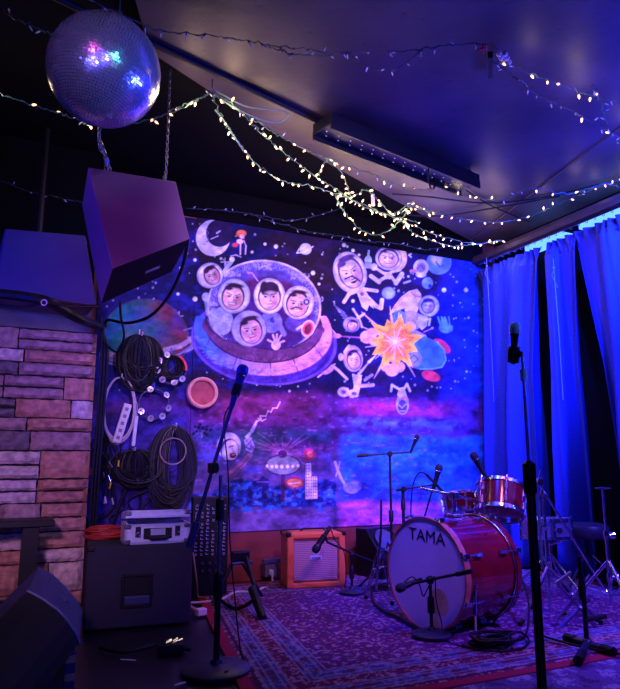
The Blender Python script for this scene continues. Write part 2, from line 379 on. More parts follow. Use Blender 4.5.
    c.put(i, np.clip((1-q)*40, 0, 1)*(c.y[i] > 316), hc)
    for l in (((216, 323), (206, 348)), ((239, 352), (231, 374)), ((270, 357), (271, 377)), ((292, 356), (299, 374)), ((312, 342), (322, 357))): c.line(l, 1.1, (60, 36, 120))
    c.ell(263.5, 326, 59, 37, (96, 50, 92), 4, tex=.25); c.ell(263.5, 326, 59, 37, (52, 24, 62), 4, ring=1.2)
    c.ell(264, 307, 57, 47, (160, 150, 214), 4); c.ell(264, 307, 57, 47, (206, 196, 240), 4, ring=1.4); c.ell(265, 310, 50, 42, (70, 48, 140), 4, al=.9, soft=3); c.ell(264, 307, 55, 45, (80, 70, 170), 4, ring=9, tex=1, al=.8)
    c.ell(265, 314, 47, 37, (78, 30, 84), 4, soft=5); c.ell(262, 326, 44, 30, (52, 30, 112), 2, al=.8, tex=.9)
    c.poly([(203, 316), (208, 330), (223, 340), (246, 346), (270, 350), (294, 347), (311, 338), (321, 324), (325, 330), (319, 342), (302, 353), (272, 359), (239, 355), (216, 344), (202, 328)], (98, 56, 104), tex=.15)
    c.line([(205, 317), (210, 330), (224, 340), (247, 346), (271, 350), (294, 347), (310, 338), (320, 323)], 1, (48, 24, 70))
    # suits and helmets
    SU = (160, 170, 226); HE = (230, 226, 240); SK = (226, 184, 170); DK = (44, 22, 54)
    c.ell(222, 321, 11, 14, SU, tex=.4); c.ell(214, 318, 5, 10, SU, tex=.3); c.ell(271, 322, 11, 11, (120, 130, 216), tex=.5); c.ell(273, 320, 3, 3, (60, 60, 150)); c.line([(276, 318), (284, 334)], 5, (120, 120, 200)); c.ell(297, 323, 12, 9, (90, 76, 170), tex=.6)
    def head(cx, cy, hx, hy, fx, fy, rot=0, fo=(0, 0), skin=SK, hair=DK, mouth='line', beard=False, helm=HE, fringe=.28, br=.0):
        hx, hy = hx*1.08, hy*1.05; fx, fy = fx*.93, fy*.95
        ca, sa = math.cos(rad(rot)), math.sin(rad(rot)); Lp = lambda a, b: (cx+fo[0]+a*fx*ca-b*fy*sa, cy+fo[1]+a*fx*sa+b*fy*ca)
        c.ell(cx, cy, hx, hy, (70, 60, 130), rot); c.ell(cx, cy, hx-.7, hy-.7, helm, rot); c.ell(cx, cy, hx-.7, hy-.7, (150, 144, 196), rot, ring=1.4, al=.6)
        for k_ in range(14): c.ell(cx+rs.gauss(0, hx*.5), cy-hy*.45+rs.gauss(0, hy*.35), .9, .7, (150, 140, 190), al=.3) if False else None
        c.ell(cx+fo[0], cy+fo[1], fx+.9, fy+.9, (62, 44, 100), rot); c.ell(cx+fo[0], cy+fo[1], fx, fy, hair, rot)
        s0 = min(fx, fy); p = Lp(0, .06); c.ell(p[0], p[1], fx*.93, fy*.93, skin, rot, soft=1.2)
        c.ell(*Lp(.5, .25), fx*.42, fy*.62, (150, 84, 96), rot, al=.5, soft=3); c.ell(*Lp(-.2, .05), fx*.45, fy*.6, (250, 226, 216), rot, al=.45, soft=3)
        for k_ in (-1, 1): c.line([Lp(k_*.2, .28), Lp(k_*.42, .5)], s0*.06, (120, 64, 84), al=.8)
        p = Lp(.1, -1.12+fringe*.85); c.ell(p[0], p[1], fx*.8, fy*fringe, hair, rot, soft=1.4); p = Lp(-.5, -.7); c.ell(p[0], p[1], fx*.4, fy*fringe, hair, rot, soft=1.4)
        c.ell(*Lp(.12, -.3), fx*.5, fy*.16, (244, 226, 232), rot, al=.5, soft=2); c.ell(*Lp(-.1, .2), fx*.25, fy*.2, (244, 226, 232), rot, al=.4, soft=2); c.ell(*Lp(0, .86), fx*.45, fy*.12, (150, 96, 130), rot, al=.5, soft=2)
        s_ = min(fx, fy)
        for k in (-1, 1):
            a_, b_ = Lp(k*.16, -.2+br), Lp(k*.62, -.24-br); c.line([a_, b_], s_*.08, (84, 44, 70))
            p = Lp(k*.38, -.02); c.ell(p[0], p[1], s_*.15, s_*.09, (80, 50, 80), rot, soft=.6); c.ell(p[0], p[1], s_*.06, s_*.06, (20, 12, 30), rot, soft=.5)
        c.line([Lp(.05, -.05), Lp(.14, .28), Lp(-.04, .33)], s_*.08, (150, 96, 120), al=.9)
        c.ell(*Lp(.55, .25), fx*.25, fy*.3, (176, 110, 130), rot, al=.45, soft=2); c.ell(*Lp(-.55, .3), fx*.2, fy*.3, (176, 110, 130), rot, al=.35, soft=2)
        if beard: c.ell(*Lp(0, .62), fx*.5, fy*.3, (70, 36, 56), rot, al=.85); c.ell(*Lp(0, .56), fx*.28, fy*.12, skin, rot)
        if mouth == 'open': c.ell(*Lp(0, .58), fx*.3, fy*.16, (60, 10, 40), rot); c.line([Lp(-.22, .53), Lp(.22, .53)], s_*.1, (240, 230, 235))
        elif mouth == 'teeth': c.ell(*Lp(0, .55), fx*.36, fy*.13, (90, 30, 60), rot); c.ell(*Lp(0, .54), fx*.3, fy*.08, (240, 235, 240), rot)
        else: c.line([Lp(-.25, .55), Lp(.25, .53)], s_*.09, (120, 40, 70))
    head(210, 275.5, 12.5, 12.5, 8, 9.5, -22, (2, 0), mouth='line', skin=(214, 172, 180))
    c.line([(224, 272), (231, 262)], 4, SU); c.ell(232, 259.5, 2.6, 2.6, HE); c.ell(206, 297, 4, 4.5, SU, tex=.3); c.line([(206, 300), (208, 314)], 4, SU, al=.7)
    c.line([(247, 272), (252, 273), (258, 281)], 1, (190, 150, 200)); c.ell(249, 273, 1.2, 1.2, (220, 120, 120))
    head(234, 296, 15.5, 17, 11.5, 13, 8, (-1, 1), mouth='teeth', helm=(190, 200, 206), fringe=.2, br=.06)
    head(269.5, 296, 15, 17.5, 11.5, 13.5, 0, (0, 1), mouth='line', fringe=.55, skin=(240, 214, 220))
    head(298.5, 302.5, 15, 16.5, 11.5, 13, 6, (-1, 1.5), mouth='teeth', fringe=.16, skin=(236, 190, 186))
    c.line([(291, 309), (296, 307), (302, 309)], 1.4, (80, 44, 60)); c.ell(306.5, 302, 4.2, 4.2, (60, 40, 110)); c.ell(306.5, 302, 4.2, 4.2, (190, 180, 220), ring=1); c.ell(306.5, 302, 1.4, 1.4, (200, 190, 220))
    head(249, 328.5, 16.5, 17.5, 11.5, 13.5, -10, (2, 2), mouth='line', skin=(224, 176, 196), fringe=.2, helm=(160, 164, 210))
    c.ell(276, 345, 4.6, 5, (220, 196, 232), 10)
    for fx_, fy_ in ((268, 340), (273, 335), (277, 334.5), (281, 335.5), (284, 341)): c.line([(276, 344), (fx_, fy_)], 1.9, (220, 196, 232))
    c.ell(308, 328.5, 6, 8, (206, 90, 110), 20); c.ell(308, 328.5, 6.5, 8.6, (220, 200, 226), 20, ring=1.2); c.ell(308, 329, 3.4, 5.4, (110, 30, 60), 20); c.line([(302, 326), (297, 329)], 2.4, (222, 196, 230))
    c.line([(334, 336), (345, 336.5), (372, 338.5)], 1.3, (190, 110, 190), al=.9, w2=.8); c.ell(337, 336, 4, 2.2, (220, 150, 220)); c.ell(329, 371, 6, 2, (196, 150, 226), -30); c.line([(318, 377), (333, 365)], 1.4, (200, 160, 230))
    # right-hand sky: floating figures
    LV = (208, 190, 240)
    head(350, 272.5, 15.5, 20.5, 12, 16.5, -20, (.5, 0), mouth='open', skin=(206, 190, 232), helm=(206, 196, 220), fringe=.2, hair=(84, 56, 120), br=.05); c.line([(345, 279), (352, 276), (360, 281)], 1.6, (50, 20, 80)); 
    c.poly([(356, 290), (364, 287), (371, 301), (374, 309), (369, 305), (367, 311), (362, 307)], LV); c.line([(357, 291), (349, 294), (344, 302)], 3.4, LV); c.line([(364, 289), (370, 290), (377, 291)], 3.2, LV); c.line([(367, 297), (376, 306), (381, 308), (382, 300)], 4, LV); c.ell(362, 294, 2, 2, (120, 80, 170))
    c.poly([(365, 268), (371, 269), (372, 259), (369.5, 255), (369.8, 250), (367.8, 250), (367.5, 255), (364.5, 259)], (150, 170, 216)); c.line([(365, 262), (371.5, 263)], .7, (80, 90, 170))
    c.ell(396, 258, 11, 13.5, (206, 176, 116), 0); head(388.5, 258.5, 12.5, 11.5, 10.5, 9.5, 8, (0, 0), mouth='line', skin=(226, 196, 206), helm=(222, 206, 226), fringe=.12, beard=False)
    c.ell(391, 256, 2.6, 2.6, (80, 50, 110), ring=.8); c.ell(374, 267, 3.4, 3.6, LV); c.line([(377, 269), (385, 274)], 2.6, LV); c.poly([(384, 272), (392, 272), (391, 279), (384, 279)], LV); c.line([(384, 278), (379, 281)], 3, LV); c.line([(379, 282), (371, 276)], 4, LV); c.line([(391, 276), (396, 283)], 3, LV); c.line([(396, 283), (402, 274)], 4.4, LV); c.line([(391, 272), (400, 270)], 2.4, LV)
    c.ell(388.5, 293, 6.6, 6, (150, 170, 236), tex=.15); c.ell(388.5, 293, 6.6, 6, (90, 80, 190), ring=.8, al=.6)
    c.line([(353, 309), (359, 318), (362, 327)], 2, LV); c.line([(358, 318), (364, 314)], 2.6, LV); head(351.5, 324.5, 8, 7.5, 5, 5.4, 15, (1, 1), skin=(228, 176, 190), helm=(160, 150, 220))
    for k in range(7): c.line([(334+k*2.2, 305+k*3.2), (345+k*2, 313+k*2.8)], .5, (170, 160, 220), al=.6)
    head(353, 358.5, 9.5, 13, 7, 9.6, -8, (1, 1.5), skin=(228, 190, 214), helm=(206, 170, 222), mouth='line', fringe=.2); c.line([(345, 352), (349, 346)], 3, LV); c.ell(341, 357, 2.6, 3.6, LV); c.line([(333, 366), (339, 371), (347, 379)], 2.6, LV); c.line([(331, 366), (335, 364)], 1, LV); c.line([(359, 374), (369, 362), (376, 355)], 2.8, LV, w2=1)
    c.poly([(352, 374), (362, 375), (361, 384), (358, 397), (350, 398), (354, 386)], LV); c.line([(360, 386), (373, 385)], 3.4, (190, 160, 226)); c.line([(365, 380), (372, 375)], 2.6, (190, 160, 226)); c.ell(343.5, 392, 5.8, 5, LV); c.ell(353, 393.5, 5.6, 4, LV); c.ell(343.5, 392, 2.6, 2.2, (110, 80, 180)); c.ell(354, 393.5, 2.6, 1.8, (90, 80, 190))
    # blue planet faces top right
    c.ell(439, 263, 12.5, 11.5, (104, 140, 232), tex=.1); c.ell(436, 259, 5, 6, (190, 170, 226), -30, al=.7, soft=2); c.ell(446, 262, 4, 7, (60, 90, 200), 20, al=.8, soft=2); c.line([(436, 262), (440, 267), (444, 265)], 1.4, (70, 60, 180))
    c.ell(421, 267.5, 7.6, 8, (196, 180, 226)); c.ell(421, 267.5, 4.6, 4.8, (130, 110, 190)); c.line([(417, 269), (421, 265), (424, 269)], 1, (70, 40, 110)); c.line([(411, 271), (416, 271)], 3, (180, 110, 130)); c.ell(421, 275, 5, 2.4, (210, 196, 232))
    c.ell(427.5, 283, 5.4, 5.8, (110, 140, 232)); c.ell(430, 286, 2, 2, (40, 40, 130)); c.line([(404, 283), (410, 281)], 1.8, LV); c.line([(411, 254), (409, 255), (411, 257)], 1.3, LV)
    # rocket torn in two, explosion
    c.poly([(389.5, 314), (394, 306), (401, 297), (409, 291), (417, 289), (421, 294), (421.5, 300), (418, 310), (414, 318), (405, 315), (405, 308)], (214, 178, 216)); c.line([(411, 292), (415, 296), (421, 297)], 1.6, (214, 110, 90)); c.line([(390, 314), (400, 300), (412, 291)], 1.2, (224, 140, 120), al=.8)
    c.ell(412, 320, 11, 9, (160, 130, 214), 30, tex=.4); c.ell(398, 318, 8, 8, (90, 120, 216), tex=.7)
    head(429, 306, 9.8, 10.4, 6.6, 7.2, 5, (-1, 0), skin=(150, 140, 220), helm=(186, 176, 240)); c.poly([(419, 314), (428, 317), (427, 326), (422, 330), (416, 324)], (190, 170, 236)); c.line([(424, 320), (430, 319), (429, 325)], 2, LV); c.line([(424, 332), (433, 328)], 1, (190, 120, 140))
    c.line([(414, 332), (424, 337)], 5, (180, 150, 226))
    c.ell(442, 346, 10, 5, (232, 60, 60), 38); c.ell(431, 376, 9.5, 5, (232, 60, 60), 18)
    c.poly([(412, 336), (424, 336), (437, 342), (444, 350), (446, 360), (442, 367), (432, 369), (418, 369), (408, 366), (411, 352), (414, 346)], (72, 124, 240)); c.ell(430, 352, 9, 12, (44, 80, 220), -30, al=.6, soft=4); c.line([(437, 342), (444, 350), (446, 360), (442, 367), (432, 369), (420, 369)], 1.2, (130, 180, 250))
    c.ell(414, 359, 8, 8, (150, 140, 220), tex=.3); c.line([(410, 359), (414, 355), (418, 359), (414, 363)], 1, (70, 60, 160))
    for sx, sy, r in ((367, 337, 7), (372, 333, 5.5), (374, 341, 5), (392, 370, 7), (399, 367, 6), (386, 367, 5), (410, 327, 6)): c.ell(sx, sy, r, r*.9, (226, 172, 214), tex=.15)
    c.ell(444, 322, 3.4, 5, (90, 150, 250), 0, tex=.2); c.ell(446, 328, 7, 5, (100, 150, 250), tex=.5)
    for k in range(4): c.line([(441+k*3, 327), (438+k*3.6, 317)], 1.3, (110, 160, 255))
    for ang, L, w in ((222, 45, 4), (205, 36, 3), (262, 36, 5), (120, 42, 6), (140, 26, 3), (182, 34, 3), (60, 40, 4), (-38, 22, 4), (170, 30, 3), (278, 30, 4)):
        ex, ey = 395+L*math.cos(rad(ang)), 342+L*math.sin(rad(ang)); c.line([(395, 342), (ex, ey)], w*1.1, (226, 176, 200), w2=.4)
    pts = []; rr = [30, 19, 25, 17, 31, 18, 24, 19, 29, 17, 26, 18, 25, 16, 31, 18, 23, 17, 28, 19, 26, 18]
    for k, r in enumerate(rr): a_ = 2*PI*k/len(rr)-.2; pts.append((395+r*math.cos(a_), 342+r*math.sin(a_)*1.05))
    c.poly(pts, (255, 176, 40)); c.poly([(395+(p[0]-395)*.72, 342+(p[1]-342)*.72) for p in pts], (255, 120, 40), tex=.6)
    for k in range(14):
        a_ = 2*PI*k/14+.15; L = 6+5*(k % 3); c.line([(395, 342), (395+L*math.cos(a_), 342+L*math.sin(a_))], 1.0, (255, 200, 180), w2=.4)
    c.line([(395, 342), (394, 365)], 1.6, (246, 170, 190)); c.ell(395, 342, 2, 2, (255, 220, 220), soft=1.5)
    # upside-down astronaut
    c.ell(402.5, 404, 6.5, 10.5, (200, 176, 226)); c.ell(402.5, 406.5, 4.6, 7, (96, 70, 160)); c.line([(399, 405), (402, 408), (406, 404)], 1.1, (210, 190, 232)); c.line([(400, 411), (405, 411)], 1, (210, 190, 232)); c.ell(404, 398, 2.6, 2, (226, 140, 120)); c.poly([(397, 396), (407, 396), (404, 387), (399, 388)], LV); c.line([(399, 389), (392, 385), (391, 391)], 2.2, LV); c.line([(404, 389), (407, 384), (410, 391)], 2.2, LV)
    # lower left: gunner
    c.ell(230, 447, 13.5, 15, (60, 40, 120)); c.ell(229, 446, 12, 13.5, (206, 198, 220)); c.ell(229.5, 450, 9.5, 11.5, (50, 34, 90)); c.ell(231, 450, 7.4, 10, (214, 196, 206)); c.ell(226, 452, 4, 8, (230, 226, 232), al=.7); c.ell(233, 455.5, 3.4, 2.8, (70, 34, 50)); c.ell(233, 454.6, 1.6, .8, (226, 130, 130)); c.line([(229, 447), (233, 446)], 1, (60, 30, 60)); c.line([(232, 449), (234, 452)], .8, (130, 80, 110))
    c.ell(252, 444, 14, 16, (50, 92, 90), 30, al=.55, soft=10)
    c.line([(231, 474), (241, 465), (250, 455)], 7, (150, 96, 120), al=.65, w2=5); c.line([(232, 475), (241, 466), (249, 458)], .9, (90, 50, 100))
    c.poly([(244, 440), (251, 437), (255, 446), (252, 453), (246, 450)], (176, 160, 226), tex=.2); c.line([(247, 437), (252, 431), (257, 421)], 3.6, (186, 176, 232), w2=2)
    for k in range(9): c.line([(244+rs.uniform(0, 10), 438+rs.uniform(0, 12)), (244+rs.uniform(0, 10), 438+rs.uniform(0, 12))], .6, (60, 50, 140))
    c.line([(256, 422), (261, 419), (260, 416), (266, 416), (268, 411), (271, 412), (273, 408), (277, 408), (280, 402)], 1.1, (214, 190, 236)); c.line([(258, 418), (262, 421), (266, 419)], .8, (214, 190, 236))
    # saucer signs and tower
    for k in range(30): c.line([(283, 452), (283+rs.uniform(-32, 30), 452+rs.uniform(-22, 18))], .8, (200, 130, 170), al=.28)
    c.line([(283, 472), (283, 500)], 4, (74, 36, 80)); c.ell(283, 465, 18, 10.5, (46, 24, 60)); c.ell(283, 465, 16.6, 9.3, (128, 134, 140), tex=.1); c.ell(282.5, 454, 4.4, 4, (72, 34, 86))
    for k, sx in enumerate((267, 272, 276.5, 281.7, 287.5, 293, 298)): c.ell(sx, 466.5-(.6 if k in (0, 6) else 0), 1.3+.5*(1-abs(k-3)/3), 1.5+.5*(1-abs(k-3)/3), (245, 240, 246))
    c.line([(263, 487), (263, 494)], 2, (40, 26, 90)); c.ell(263, 482, 7, 4.4, (44, 30, 110)); c.line([(257, 482), (269, 482)], .8, (120, 110, 190)); c.ell(263, 477.5, 1.8, 1.6, (44, 30, 110))
    c.ell(294.5, 483, 9.6, 5.8, (160, 40, 70)); c.ell(294.5, 483, 7.8, 4.2, (204, 126, 76)); c.line([(289, 483.6), (300, 482.6)], 1.2, (240, 220, 190)); c.line([(295, 488), (295, 499)], 2.4, (70, 36, 90)); c.ell(294.5, 477, 2, 1.6, (160, 40, 70))
    c.ell(309, 455, 6.6, 6.6, (186, 50, 84), al=.85, tex=.2); c.ell(310, 454.5, 2.8, 3.2, (230, 120, 100), -30); c.poly([(305.5, 463), (311.5, 462.5), (311.5, 476), (317.5, 476), (317.5, 499), (305, 499)], (206, 196, 214)); 
    for k in range(11):
        for j in range(5):
            if k > 3 or j < 2: c.ell(306.6+j*2.3, 465.5+k*3, .55, .8, (70, 50, 110), soft=.6)
    c.line([(305, 499), (305.3, 463), (311.5, 462.5), (311.8, 476), (317.5, 476), (317.7, 499)], .8, (60, 40, 100))
    # palm, right-hand wreck, scribbles
    c.line([(202, 437), (201, 431)], 1.4, (150, 130, 110))
    for ex, ey in ((193, 434), (195, 427), (200, 424), (207, 427), (211, 430), (207, 436)): c.line([(201, 431), ((201+ex)/2, (431+ey)/2-2), (ex, ey)], 2.4, (16, 12, 26))
    c.ell(355, 486, 7, 5, (176, 176, 230), 0, tex=.2); c.ell(351, 488, 8, 5.5, (160, 160, 230), 10, al=.8, tex=.3); c.line([(335, 462), (341, 478), (348, 490)], 2.6, (170, 160, 226)); c.line([(340, 462), (336, 476)], 1.2, (170, 160, 226)); c.ell(366, 478, 12, 16, (40, 44, 130), al=.7, soft=8, tex=.3)
    for k in range(60):
        sx, sy = rs.uniform(192, 225), rs.uniform(425, 460); c.ell(sx, sy, rs.uniform(2, 4), rs.uniform(2, 4), (80, 80, 200), ring=.7, al=.35)
    for k in range(30):
        sx, sy = rs.uniform(336, 440), rs.uniform(434, 446); c.ell(sx, sy, rs.uniform(2, 6), rs.uniform(2, 4), (60, 40, 130), ring=.8, al=.4)
    c.line([(214, 455), (213, 540)], .5, (70, 50, 110), al=.5)
    for (sx, sy, sr, colr) in ((232, 270, 10, (190, 186, 230)), (262, 263, 12, (180, 176, 226)), (300, 272, 12, (176, 170, 226)), (316, 295, 9, (180, 170, 226)), (212, 300, 7, (170, 170, 226))):
        for k in range(60): c.ell(sx+rs.uniform(-1, 1)*sr*.8, sy+4+rs.uniform(-1, 1)*sr*.25, rs.uniform(.4, 1), rs.uniform(.4, 1), colr, al=.55)
    for k in range(260):       # brush dabs on the hull
        a_ = rs.uniform(.1, PI-.1); q = rs.uniform(.86, .98); sx, sy = 263+70*q*math.cos(a_), 331+45*q*math.sin(a_); t = min(1, max(0, (sx-205)/80))
        c.ell(sx, sy, rs.uniform(1, 3), rs.uniform(.5, 1.2), (120+110*t, 150+50*t, 245) if rs.random() < .6 else (70+90*t, 60+50*t, 190), rs.uniform(0, 30)-15, al=.4)
    for k in range(500):       # spatter over the lower ground
        sx, sy = rs.uniform(192, 440), rs.uniform(395, 520); c.ell(sx, sy, rs.uniform(.6, 3), rs.uniform(.4, 1.4), rs.choice([(150, 120, 200), (60, 50, 150), (190, 110, 170), (50, 90, 170)]), al=.3)
    st = lambda q, g: np.clip((q-.5)*g+.5, 0, 1); c.c *= (.72+.56*st(n3, 2.2))[:, None]; low = np.clip((y-385)/20, 0, 1)*.25; c.c *= (1-(.22+low)+2*(.22+low)*st(n2, 2.4))[:, None]; c.c[:] = np.clip(c.c, 0, 1)
mp = mat('mural_paint', (255, 255, 255), .7, vcol='paint', spec=.15)
zb, zt = .385, 3.0
mx0 = at(91, 400, 1, YB).x
cuts = [mx0, at(191, 400, 1, YB).x, at(333.5, 400, 1, YB).x, at(459.5, 470, 1, YB).x, XR-.01]
mural = thing('space_mural', ((cuts[0]+cuts[-1])/2, YB-.012, zb), 'painted outer-space mural with a flying saucer full of astronauts, on the back wall boards', 'mural')
for i in range(4):
    xa, xb = cuts[i]+.0015, cuts[i+1]-.0015; st = .0052; nx = int((xb-xa)/st); z0, z1 = zb, zt+(-.02 if i == 0 else 0)+(.01 if i == 2 else 0); nz = int((z1-z0)/st)
    gx, gz = np.meshgrid(np.linspace(xa, xb, nx), np.linspace(z0, z1, nz)); P = np.stack([gx.ravel(), np.full(gx.size, YB-.003), gz.ravel()], 1)
    cv = Canvas(*px_of(P)); paint_mural(cv)
    o = painted_grid('mural_board', P-np.array(mural.location), mp, cv.c, nx, nz, mural, .012)
# ------------------------------------------------------------------ rugs
def rug_quad(name, c4, paint, lab, z):
    st = .0085; W_ = (V(c4[1])-V(c4[0])).length; D_ = (V(c4[3])-V(c4[0])).length; nx, ny = int(W_/st), int(D_/st)
    U, T = np.meshgrid(np.linspace(0, 1, nx), np.linspace(0, 1, ny)); U = U.ravel(); T = T.ravel()
    A_ = [np.array(p) for p in c4]
    P = (A_[0][None]*((1-U)*(1-T))[:, None]+A_[1][None]*(U*(1-T))[:, None]+A_[2][None]*(U*T)[:, None]+A_[3][None]*((1-U)*T)[:, None])
    P3 = np.concatenate([P, np.full((len(U), 1), z)], 1); P3[:, 2] += .003*fbm(P[:, 0]*2, P[:, 1]*2, 4, 3)
    col = paint(U*W_, T*D_, W_, D_)
    cx, cy = P[:, 0].mean(), P[:, 1].mean(); loc = np.array([cx, cy, 0])
    o = painted_grid(name, P3-loc, mat('rug_pile', (255, 255, 255), .95, vcol='paint', spec=.1), col, nx, ny); o.location = loc
    md = o.modifiers.new('thick', 'SOLIDIFY'); md.thickness = .008; md.offset = -1
    tag(o, lab, 'rug'); return o
def L3(k): return np.asarray(lin(k))
def persian(u, v, W_, D_):
    e = np.minimum(np.minimum(u, W_-u), np.minimum(v, D_-v)); c = np.ones((len(u), 1))*L3((92, 32, 82))
    n = fbm(u*22, v*22, 5, 3); n2 = fbm(u*52, v*52, 8, 2); big = fbm(u*1.5, v*1.5, 3, 3); n3 = fbm(u*9+1.5*n, v*9-1.5*n, 31, 3)
    st_ = lambda q, k=14: np.clip(q*k+.5, 0, 1)
    def m(a, col, al=1): a = (a*al)[:, None] if a.dtype != bool else (a*al*1.0)[:, None]; c[:] = c*(1-a)+L3(col)*a
    arab = lambda q, w: st_(w-np.abs(q-.5), 60)
    m(arab(n, .010), (170, 136, 176), .6); m(arab(n3, .010), (60, 46, 104), .8); m(st_(n2-.67), (170, 140, 180), .7); m(st_(.35-n2), (66, 50, 104), .7)
    b = e < .315; m(b, (100, 26, 60), .8); m(b*arab(n2, .012), (184, 146, 164), .7); m(b*st_(n2-.62), (176, 140, 160), .7)
    for a_, b_ in ((.115, .225), (.315, .435)):
        k = ((e > a_) & (e < b_))*1.0; m(k, (64, 62, 118)); m(k*st_(fbm(u*56, v*56, 44, 2)-.56), (140, 124, 168), .7); m(k*st_(.38-fbm(u*24, v*24, 45, 2)), (92, 36, 62))
        for q in (a_, b_, a_+.03, b_-.03): m(st_(.005-np.abs(e-q), 200), (160, 136, 160), .6)
    m(st_(.065-e, 200), (150, 36, 66)); m(((e > .085) & (e < .095))*1.0, (60, 36, 70))
    c *= (.75+.5*big[:, None]); return np.clip(c, 0, 1)
def pale_rug(u, v, W_, D_):
    n = fbm(u*20, v*20, 15, 3); n2 = fbm(u*55, v*55, 18, 2); c = np.ones((len(u), 1))*L3((96, 72, 124))
    s = np.sin(u*24+3*n)*np.sin(v*24+3*n)
    for k, col in (((s > .35) & (n2 > .4), (140, 122, 160)), (s < -.5, (80, 44, 90)), (np.abs(n-.5) < .02, (70, 60, 110))): c[:] = np.where(k[:, None], L3(col), c)
    return c
rug_quad('persian_rug', [(.90, 2.38), (4.25, 2.38), (4.3, 4.95), (1.36, 4.95)], persian, 'worn red and navy patterned rug with a bright red edge stripe under the drums', .012)
rug_quad('faded_rug', [(1.5, .9), (4.25, .9), (4.25, 2.37), (1.45, 2.37)], pale_rug, 'faded pale patterned rug in the front right corner, beyond the red edge stripe', .010)

# ------------------------------------------------------------------ curtains
vel = mat('blue_velvet', (34, 44, 150), .75, var=.2, scale=50)
def curtain(y0, y1, ph, lab, amp=.05, n=160, sh=.1, anc=.5):
    mb = MB(); ztop, zb_ = 2.885, .03; nz = 22; vs = []; fs = []; rs = random.Random(ph)
    fr = [rs.uniform(0, 6) for _ in range(4)]
    for j in range(nz+1):
        t = j/nz; z = ztop+(zb_-ztop)*t
        for i in range(n+1):
            s = i/n; y = y0+(y1-y0)*s; sp = (y1-y0)
            a = amp*(.5+.9*min(1, t*1.6)); y = y0+(y1-y0)*(anc+(s-anc)*(1-sh*min(1, t*2.5)-.04*t)); y2 = y+.03*math.sin(s*sp*17+fr[0]+t*1.2)
            x = XR-.13+a*(math.sin(s*sp*17+fr[1]+.7*math.sin(t*1.6+s*3))*.95+math.sin(s*sp*41+fr[2]+t)*.22+math.sin(s*sp*8+fr[3]+t)*.3)
            if j == 0: x = XR-.12+amp*.3*math.sin(s*sp*75)
            vs.append((x, y2, z))
    for j in range(nz):
        for i in range(n): fs.append((j*(n+1)+i, j*(n+1)+i+1, (j+1)*(n+1)+i+1, (j+1)*(n+1)+i))
    o = mb.add(vs, fs).build('curtain', vel, smooth=True); md = o.modifiers.new('thick', 'SOLIDIFY'); md.thickness = .004
    tag(o, lab, 'curtain', 'long blue curtains on the right wall'); return o
yc = lambda px, py=400: at(px, py, 0, XR-.11).y
curtain(yc(554), YB-.05, 1, 'blue velvet curtain panel nearest the mural, left of the dark gap', .085, 160, .13, 1)
curtain(yc(588), yc(556), 2, 'blue velvet curtain panel with deep dark folds, just right of the gap', .09, 110, .38, .6)
curtain(2.0, yc(590), 5, 'blue velvet curtain panel at the right edge, bright at its top', .095, 220, .05, 0)
# rail and hooks above the curtain
rl = thing('curtain_rail', (XR-.11, 4.0, 2.96), 'thin metal rail above the blue curtains, under the brown beam', 'curtain rail')
MB().tube([(XR-.11, 2.1, 2.955), (XR-.11, YB-.06, 2.955)], .009, 8).build('rail', STL, rl)
y = 2.3
while y < YB-.1: MB().ring((XR-.11, y, 2.945), .014, .0025, (0, 1, 0), 10, 4).build('curtain_ring', STL, rl); y += .085
# glowing bars stand in for the bright strip between beam and curtain
slot = mat('glow_slot', (110, 170, 255), emit=(90, 150, 255), es=2.4)
led = thing('glow_strip', (XR+.05, 3.6, 2.99), 'icy blue glowing strip for the bright gap above the curtain tops, under the beam', 'light strip')
for ya, yb_ in ((at(622, 215, 0, XR).y-.6, at(577, 215, 0, XR).y), (at(558, 215, 0, XR).y, at(522, 215, 0, XR).y)):
    MB().box((XR+.09, (ya+yb_)/2, 2.985), (.16, abs(ya-yb_), .055)).build('glow_bar', slot, led)
# thin cord hanging at the mural's right edge and one before the curtain
for (xa, ya, xb, yb_, lab) in ((487, 268, 493, 402, 'thin cord with a frayed top hanging at the mural edge by the curtain'), (554, 270, 557, 400, 'thin pale cord hanging down the curtain gap')):
    A_ = at(xa, ya, 0, XR-.2); B_ = W(xb, yb_, (A_.x, A_.y)); B_ = V((A_.x, A_.y, B_.z))
    mb = MB().tube([A_+V((0, 0, .1)), A_, (A_+B_)/2+V((.006, 0, 0)), B_], .0035, 6)
    mb.tube([A_, A_+V((-.03, 0, -.05)), A_+V((.02, -.01, -.16))], .003, 5); mb.ball(A_+V((0, 0, .02)), .012, 8)
    tag(mb.build('rope', mat('pale_cord', (120, 130, 180), .6)), lab, 'rope')

